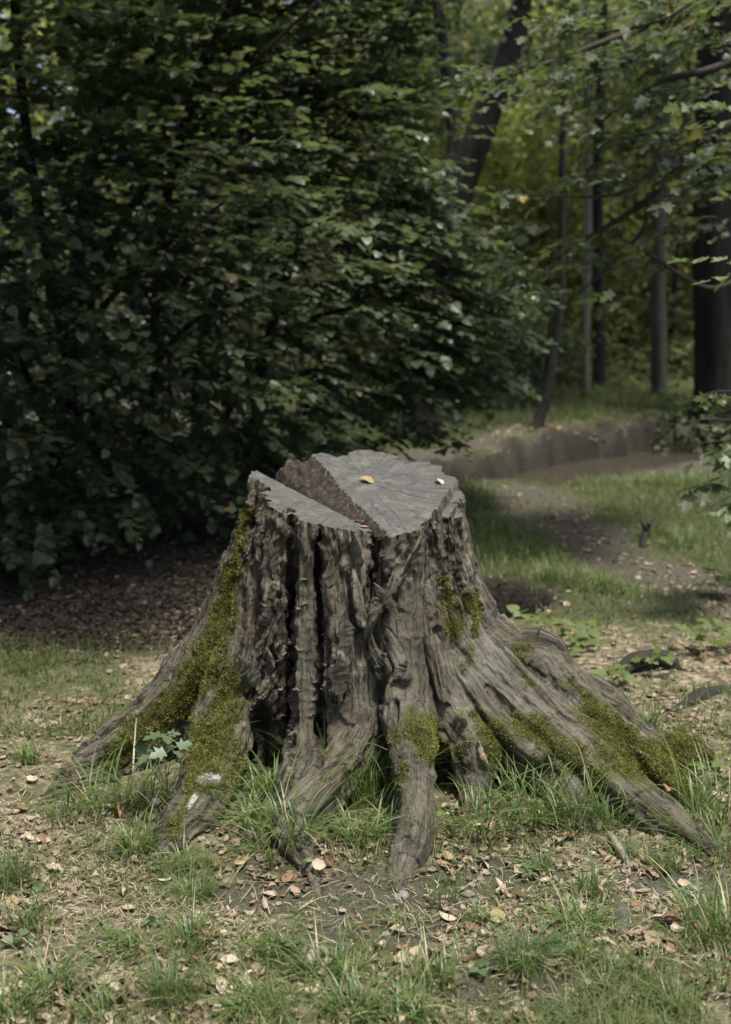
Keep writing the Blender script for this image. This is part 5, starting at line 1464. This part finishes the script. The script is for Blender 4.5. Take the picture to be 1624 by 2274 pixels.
tree("dark_thin_tree", "thin dark trunk just right of the thin pale one", [B(1330,895,13.0), B(1331,700,13.0), B(1328,400,13.0), B(1340,0,13.0), B(1340,-500,13)], [.075,.062,.055,.05,.02], M['bark_dark'], [(*B(1340,-450,13.0), 1.1,1.0,.6)], 2000, .10, 'far', 3)
tree("grey_trunk_tree", "straight smooth grey trunk on the far bank left of the big dark one", [B(1465,922,12.4), B(1464,850,12.4), B(1463,600,12.4), B(1470,300,12.4), B(1480,0,12.4), B(1480,-600,12.4)], [.105,.088,.082,.078,.07,.04], M['bark'], [(*B(1480,-500,12.4), 1.2,1.1,.7)], 2400, .10, 'far', 4, seg=18)
tree("big_dark_tree", "massive dark ridged trunk at the right edge above the stream", [B(1612,975,11.0), B(1606,900,11.0), B(1603,800,11.0), B(1600,500,11.0), B(1608,200,11.0), B(1615,-100,11), B(1620,-700,11)], [.36,.29,.245,.235,.23,.22,.12], M['bark_black'], [(*B(1640,-420,11.2), 1.2,1.0,.5)], 2500, .12, 'far', 5, seg=28)
ft = tree("forked_tree", "dark leaning trunk rising behind the bush in the upper middle", [B(935,985,10.2), B(950,800,10.2), B(985,560,10.2), B(1020,420,10.2), B(1075,270,10.2), B(1120,150,10.2), B(1160,0,10.2), B(1220,-300,10.2)], [.19,.15,.13,.125,.115,.10,.08,.04], M['bark_black'],
     [(*B(860,40,10.9), .8,.6,.4), (*B(1180,-40,10.6), .9,.6,.3), (*B(1010,60,12.4), .9,.6,.45), (*B(1230,140,12.6), .7,.6,.35), (*B(930,200,12.4), .5,.5,.3)], 5200, .085, 'dull', 6, seg=18)
part("trunk", trunk_mesh("trunk", [B(990,560,10.2), B(1000,420,10.25), B(1005,280,10.3), B(985,120,10.3), B(968,-20,10.3), B(950,-300,10.3)], [.07,.065,.055,.05,.045,.02], M['bark_black'], 12, .1, 8), ft)
# lime green maple lit in the gap
tree("young_lime_tree", "young tree with bright yellow-green leaves in the gap right of the leaning dark trunk", [B(1225,885,14.2), B(1215,600,14.2), B(1200,400,14.2), B(1190,250,14.2)], [.05,.04,.03,.01], M['bark_dark'],
     [(*B(1190,310,14.2), .6,.6,.36), (*B(1130,400,14.0), .5,.5,.28), (*B(1010,240,14.6), .5,.5,.3), (*B(900,250,14.8), .5,.5,.3), (*B(1260,440,14.4), .5,.5,.25), (*B(1250,520,14.4), .4,.5,.2), (*B(1130,470,14.2), .35,.4,.2), (*B(1230,680,14.0), .4,.4,.3)], 9000, .10, 'lime', 9, limbs=5, tpl=OVAL, tf=OVAL_F)
# small sapling crowns and shrubs along the far bank
SHR = [("bank_shrub","leafy shrub hanging over the stream left of the leaning tree",(1100,770,11.8),.65,.5,.34,3600,'dull',.07),
       ("bank_shrub","grey-green shrub on the far bank behind the pale broken branch",(1040,830,13.4),.8,.5,.28,2800,'dull',.07),
       ("bank_shrub","olive shrub between the thin dark trunk and the grey trunk",(1400,810,14.6),.95,.7,.75,6000,'far',.075),
       ("bank_shrub","olive shrub just right of the grey trunk",(1520,820,14.5),.7,.7,.8,5200,'far',.075),
       ("bank_shrub","low green shrub at the foot of the thin pale trunk",(1265,860,13.6),.55,.5,.35,3000,'far',.07),
       ("bank_shrub","yellowish shrub high behind the grey trunk",(1400,600,15.5),1.1,.7,.7,5200,'lime',.08),
       ("bank_shrub","low leafy shrub at the foot of the big dark trunk",(1515,935,10.9),.40,.35,.12,1800,'dull',.06),
       ("bank_shrub","dark shrub on the left bank of the far stream",(960,870,11.8),.6,.6,.5,3800,'bush',.07)]
for i, (nm, lab, (qx, qy, Y), rx, ry, rz, nl, lm, sz) in enumerate(SHR):
    p = at(qx, qy, Y)
    tr = thing(nm, lab, "shrub", (p[0], p[1], gz(p[0], p[1])))
    r = np.random.default_rng(200+i)
    O, U_, k = in_ellipsoids([(*p, rx, ry, rz), (p[0]+.3, p[1], p[2]-(.3 if i > 1 else -.1), rx*.8, ry, rz*.7)], nl//6, r, .25); O[:,2] = np.maximum(O[:,2], gz(p[0], p[1]) + .08)
    (a, b) = sprays(O, norm(U_*[1,1,.4] + r.normal(size=O.shape)*.4), r.uniform(.2, .4, len(O)), 6, sz, np.clip(r.normal(.45, .2, len(O)), 0, .9), r, QUAD, QUAD_F, .5)
    part("foliage", mesh_from("foliage", a[0], a[1], M[lm], {"tint": a[2]}), tr)
    for j in range(4):
        bx = p[0] + (j-1.5)*.15; z0_ = gz(bx, p[1])
        part("stem", trunk_mesh("stem", [(bx, p[1], z0_-.03), (bx+(j-1.5)*.1, p[1], z0_*.5+p[2]*.5), (bx+(j-1.5)*.3, p[1], p[2]+rz*.4)], [.018,.014,.005], M['bark_dark'], 6, .1, j), tr)

# the wood behind: trunk after trunk, each with its own crown
r4 = np.random.default_rng(77)
WOOD = [(60,13.5,.1),(180,15,.09),(1155,15.5,.05),(1190,18,.07),(1275,17,.06),(1360,19,.09),(1395,16.5,.04),(1430,20,.1),(1487,14.5,.035),(1515,17,.06),(1545,20,.1),(1100,19,.1),(1050,17,.08),(1000,20,.1),(900,15,.12),(760,18,.1),(620,15,.1),(300,14,.1),(-300,16,.15),(1700,15,.12),(1850,18,.15),(2050,14,.14),(1240,22,.12),(1450,24,.14),(1330,26,.15),(840,22,.12)]
WOOD.sort()
ORD = ["first", "second", "third", "fourth", "fifth", "sixth", "seventh", "eighth", "ninth"]
cnt = {}
for i, (qx, Y, r0) in enumerate(WOOD):
    x0 = (qx - CX)/FPX*Y
    lean = r4.normal()*.25
    h = r4.uniform(7, 9)
    C = [(x0, Y, 0), (x0+lean*.1+r4.normal()*.03, Y, 1.8), (x0+lean*.5, Y, 4), (x0+lean, Y, h*.75), (x0+lean*1.2, Y, h)]
    E = []
    top = 1.6 + Y*.2 + .3
    for j in range(6):
        zc = r4.uniform(1.6, top)
        E.append((x0 + r4.normal()*1.0, Y + r4.normal()*.6, zc, r4.uniform(.8, 1.4), r4.uniform(.6, 1.0), r4.uniform(.35, .6)))
    where = ("outside the left edge" if qx < 0 else "seen through the left bush" if qx < 1010 else "left of the leaning tree" if qx < 1200 else "between leaning tree and grey trunk" if qx < 1450 else "between grey and big dark trunks" if qx < 1600 else "outside the right edge")
    size = "slim" if r0 < .075 else "sturdy"
    key = (where, size); cnt[key] = cnt.get(key, 0) + 1
    lab = "%s woodland tree %s, %s from left" % (size, where, ORD[cnt[key]-1])
    lm = ['far', 'lime', 'far', 'dull', 'far'][i % 5]
    tree("woodland_tree", lab, C, [r0*1.15, r0, r0*.85, r0*.6, .02], M['bark_dark'] if i % 3 else M['bark'], E, 3800, .095 + .0015*Y, lm, 300+i, "trees of the wood behind the stream", limbs=4, seg=10)

# low growth and the deep wood closing the view
G = Geo()
n = 15000
xx = r4.uniform(-13, 15, n); yy = 13.4 + 5.5*r4.random(n)**1.2; hh_ = np.abs(r4.normal(size=n))*.9*sstep(12.8, 14.5, yy) + .1
k = ~((yy < 14.0) & (hh_ > .5)); xx, yy, hh_ = xx[k], yy[k], hh_[k]; n = len(xx)
O = np.stack([xx, yy, terrain(xx, yy) + hh_], 1)
(a, b) = sprays(O, norm(r4.normal(size=(n,3))*[1,1,.4]), r4.uniform(.15, .35, n), 5, .075, np.clip(.45 + .5*fbm(xx*.8, yy*.8, s=9), 0, .9), r4, QUAD, QUAD_F, .6)
G.add(*a)
tag(link("undergrowth", G.mesh("undergrowth", M['far'])), "olive undergrowth closing the view behind the far bank", "undergrowth", kind="stuff")
G = Geo()
n = 22000
xx = r4.uniform(-34, 34, n); yy = r4.uniform(26, 36, n); zz = r4.uniform(.8, 11, n)
(a, b) = sprays(np.stack([xx, yy, zz], 1), norm(r4.normal(size=(n,3))*[1,1,.4]), r4.uniform(.4, .9, n), 6, .34, np.clip(.4 + .6*fbm(xx*.25, zz*.4, s=19), 0, .9), r4, QUAD, QUAD_F, .7)
G.add(*a)
tag(link("forest", G.mesh("forest", M['far'])), "distant wall of woodland foliage behind all the trees", "forest", kind="stuff")

# unseen canopy trees, added to shade the left side and the clearing
CAN = [((-6.2,5.5),[(-5.4,5.5,7.0,2.0,2.8,1.3)],"added unseen tree shading the left bush, trunk outside the left edge"),
       ((-4.4,-3.5),[(-3.6,-3,6.5,2.8,2.6,1.6),(-2.0,-4.5,5.5,2.6,2.2,1.8)],"added unseen shade tree behind the viewer on the left"),
       ((3.8,-4.0),[(3.4,-4,6.0,2.6,2.4,1.8),(1.0,-5,5.5,2.6,2.2,1.8)],"added unseen shade tree behind the viewer on the right")]
for i, (b0, E, lab) in enumerate(CAN):
    h = E[0][2]
    tree("added_shade_tree", lab, [(*b0, 0), (b0[0]+.05, b0[1], 3), (b0[0]+.1, b0[1], h-1), (b0[0]+.2, b0[1], h+1)], [.3,.24,.18,.05], M['bark_dark'], E, 15000, .15, 'far', 500+i, limbs=3, seg=14)

# ------------------------------------------------------------------ small plants
def seedling(name, lab, cat, base, stems, size, mat, tpl=MAPLE, tf=MAPLE_F, nl=4, seed=0, flat=.45):
    r = np.random.default_rng(900+seed)
    root = thing(name, lab, cat, tuple(base))
    for (dx, dy, h) in stems:
        top = np.array(base) + [dx, dy, h]; m_ = np.array(base) + [dx*.3, dy*.3, h*.6]
        part("stem", trunk_mesh("stem", [np.array(base)-[0,0,.01], m_, top], [.0013,.0011,.0009], mat, 5, 0, 0), root)
        az = np.linspace(0, 6.28, nl, endpoint=False) + r.uniform(0, 6)
        P = np.repeat(top[None], nl, 0) + r.normal(size=(nl,3))*[.006,.006,.004]
        d = np.stack([np.cos(az), np.sin(az), r.normal(size=nl)*.15 - .05], 1)
        a = leaves(P + norm(d)*size*.25, d, np.array([0,0,1.0]) + r.normal(size=(nl,3))*flat, size*r.uniform(.7, 1.15, nl), r.uniform(.3, .9, nl), tpl, tf)
        for q_ in range(nl):
            kk = len(tpl)
            part("leaf", mesh_from("leaf", a[0][q_*kk:(q_+1)*kk], tf, mat, {"tint": a[2][q_*kk:(q_+1)*kk]}, True), root)
    return root
def gp(qx, qy, h=0): a, b = ground_xy(qx, qy); return (float(a), float(b), gz(float(a), float(b)) + h)
M['seed'] = leaf_mat("seedling_leaf", [(0, (.075,.115,.060)), (1, (.13,.18,.085))], .5, .3, (.2,.3,.1))
M['seedb'] = leaf_mat("bright_seedling_leaf", [(0, (.085,.130,.034)), (1, (.15,.20,.055))], .5, .35, (.3,.42,.08))
seedling("maple_seedling", "small maple seedling in the hollow between the left roots", "seedling", gp(372,1815), [(-.035,-.02,.19),(.03,-.03,.21),(0,.02,.23),(-.06,0,.16)], .045, M['seed'], nl=4, seed=1)
seedling("bramble_plant", "bright green leafy plant at the edge of the dark hollow", "plant", gp(1205,1440), [(-.16,0,.11),(-.08,.05,.14),(0,0,.12),(.08,.03,.11),(-.12,-.05,.07),(.03,-.06,.06),(.12,0,.07),(.17,-.03,.05),(-.04,-.09,.04),(.09,-.1,.03),(.2,.06,.08)], .055, M['seedb'], HEART, HEART_F, 5, 2)
seedling("maple_seedling", "pale green seedling by the right edge above the mossy log", "seedling", gp(1560,1450), [(-.05,0,.09),(.04,.02,.12),(.1,0,.08),(0,-.04,.06)], .06, M['seedb'], nl=4, seed=3)
seedling("maple_seedling", "tiny pale seedling left of the mossy log", "seedling", gp(1362,1530), [(-.01,0,.07),(.03,0,.05)], .06, M['seedb'], nl=4, seed=4)
seedling("maple_seedling", "seedling with flat green leaves on top of the mossy log", "seedling", gp(1440,1505), [(-.03,0,.07),(.05,0,.08)], .05, M['seedb'], nl=4, seed=5)
seedling("maple_seedling", "leafy seedling at the right edge above the pale one", "seedling", gp(1590,1330), [(-.06,0,.08),(.05,0,.10),(.0,.05,.13),(.09,.03,.07)], .06, M['seedb'], nl=4, seed=6)
seedling("maple_seedling", "seedling at the right edge beside the tall grass tuft", "seedling", gp(1590,1740), [(-.03,0,.07),(.03,0,.09)], .05, M['seedb'], nl=4, seed=7)
P, nn_ = bark_hit(1015, 1592)
if P is not None: seedling("maple_seedling", "tiny green seedling sprouting from the crook of the right roots", "seedling", P, [(0,-.02,.02),(.01,-.01,.035)], .026, M['seedb'], nl=2, seed=8)
for i, (qx, qy, lab) in enumerate([(60,1985,"broad leaved weed beside the dark left edge tuft"),(330,2055,"small green weed in the left foreground litter"),(635,2105,"flat green weed above the bottom grass tufts"),(1230,2120,"tiny green weed near the needle tussock"),
                                   (1215,2250,"green clover leaf at the bottom edge"),(1170,1950,"low green weed by the small fine tussock"),(1520,1990,"small green weed right of the big pale leaf"),(1070,2160,"tiny green weed left of the dark twig"),(40,2100,"small weed at the left edge near the orange leaf")]):
    seedling("weed", lab, "weed", gp(qx, qy), [(0,0,.02),(.02,.01,.015)], .024, M['seed'], HEART, HEART_F, 4, 20+i)
print("objects", len(bpy.data.objects), "tris", sum(len(m.polygons) for m in bpy.data.meshes))
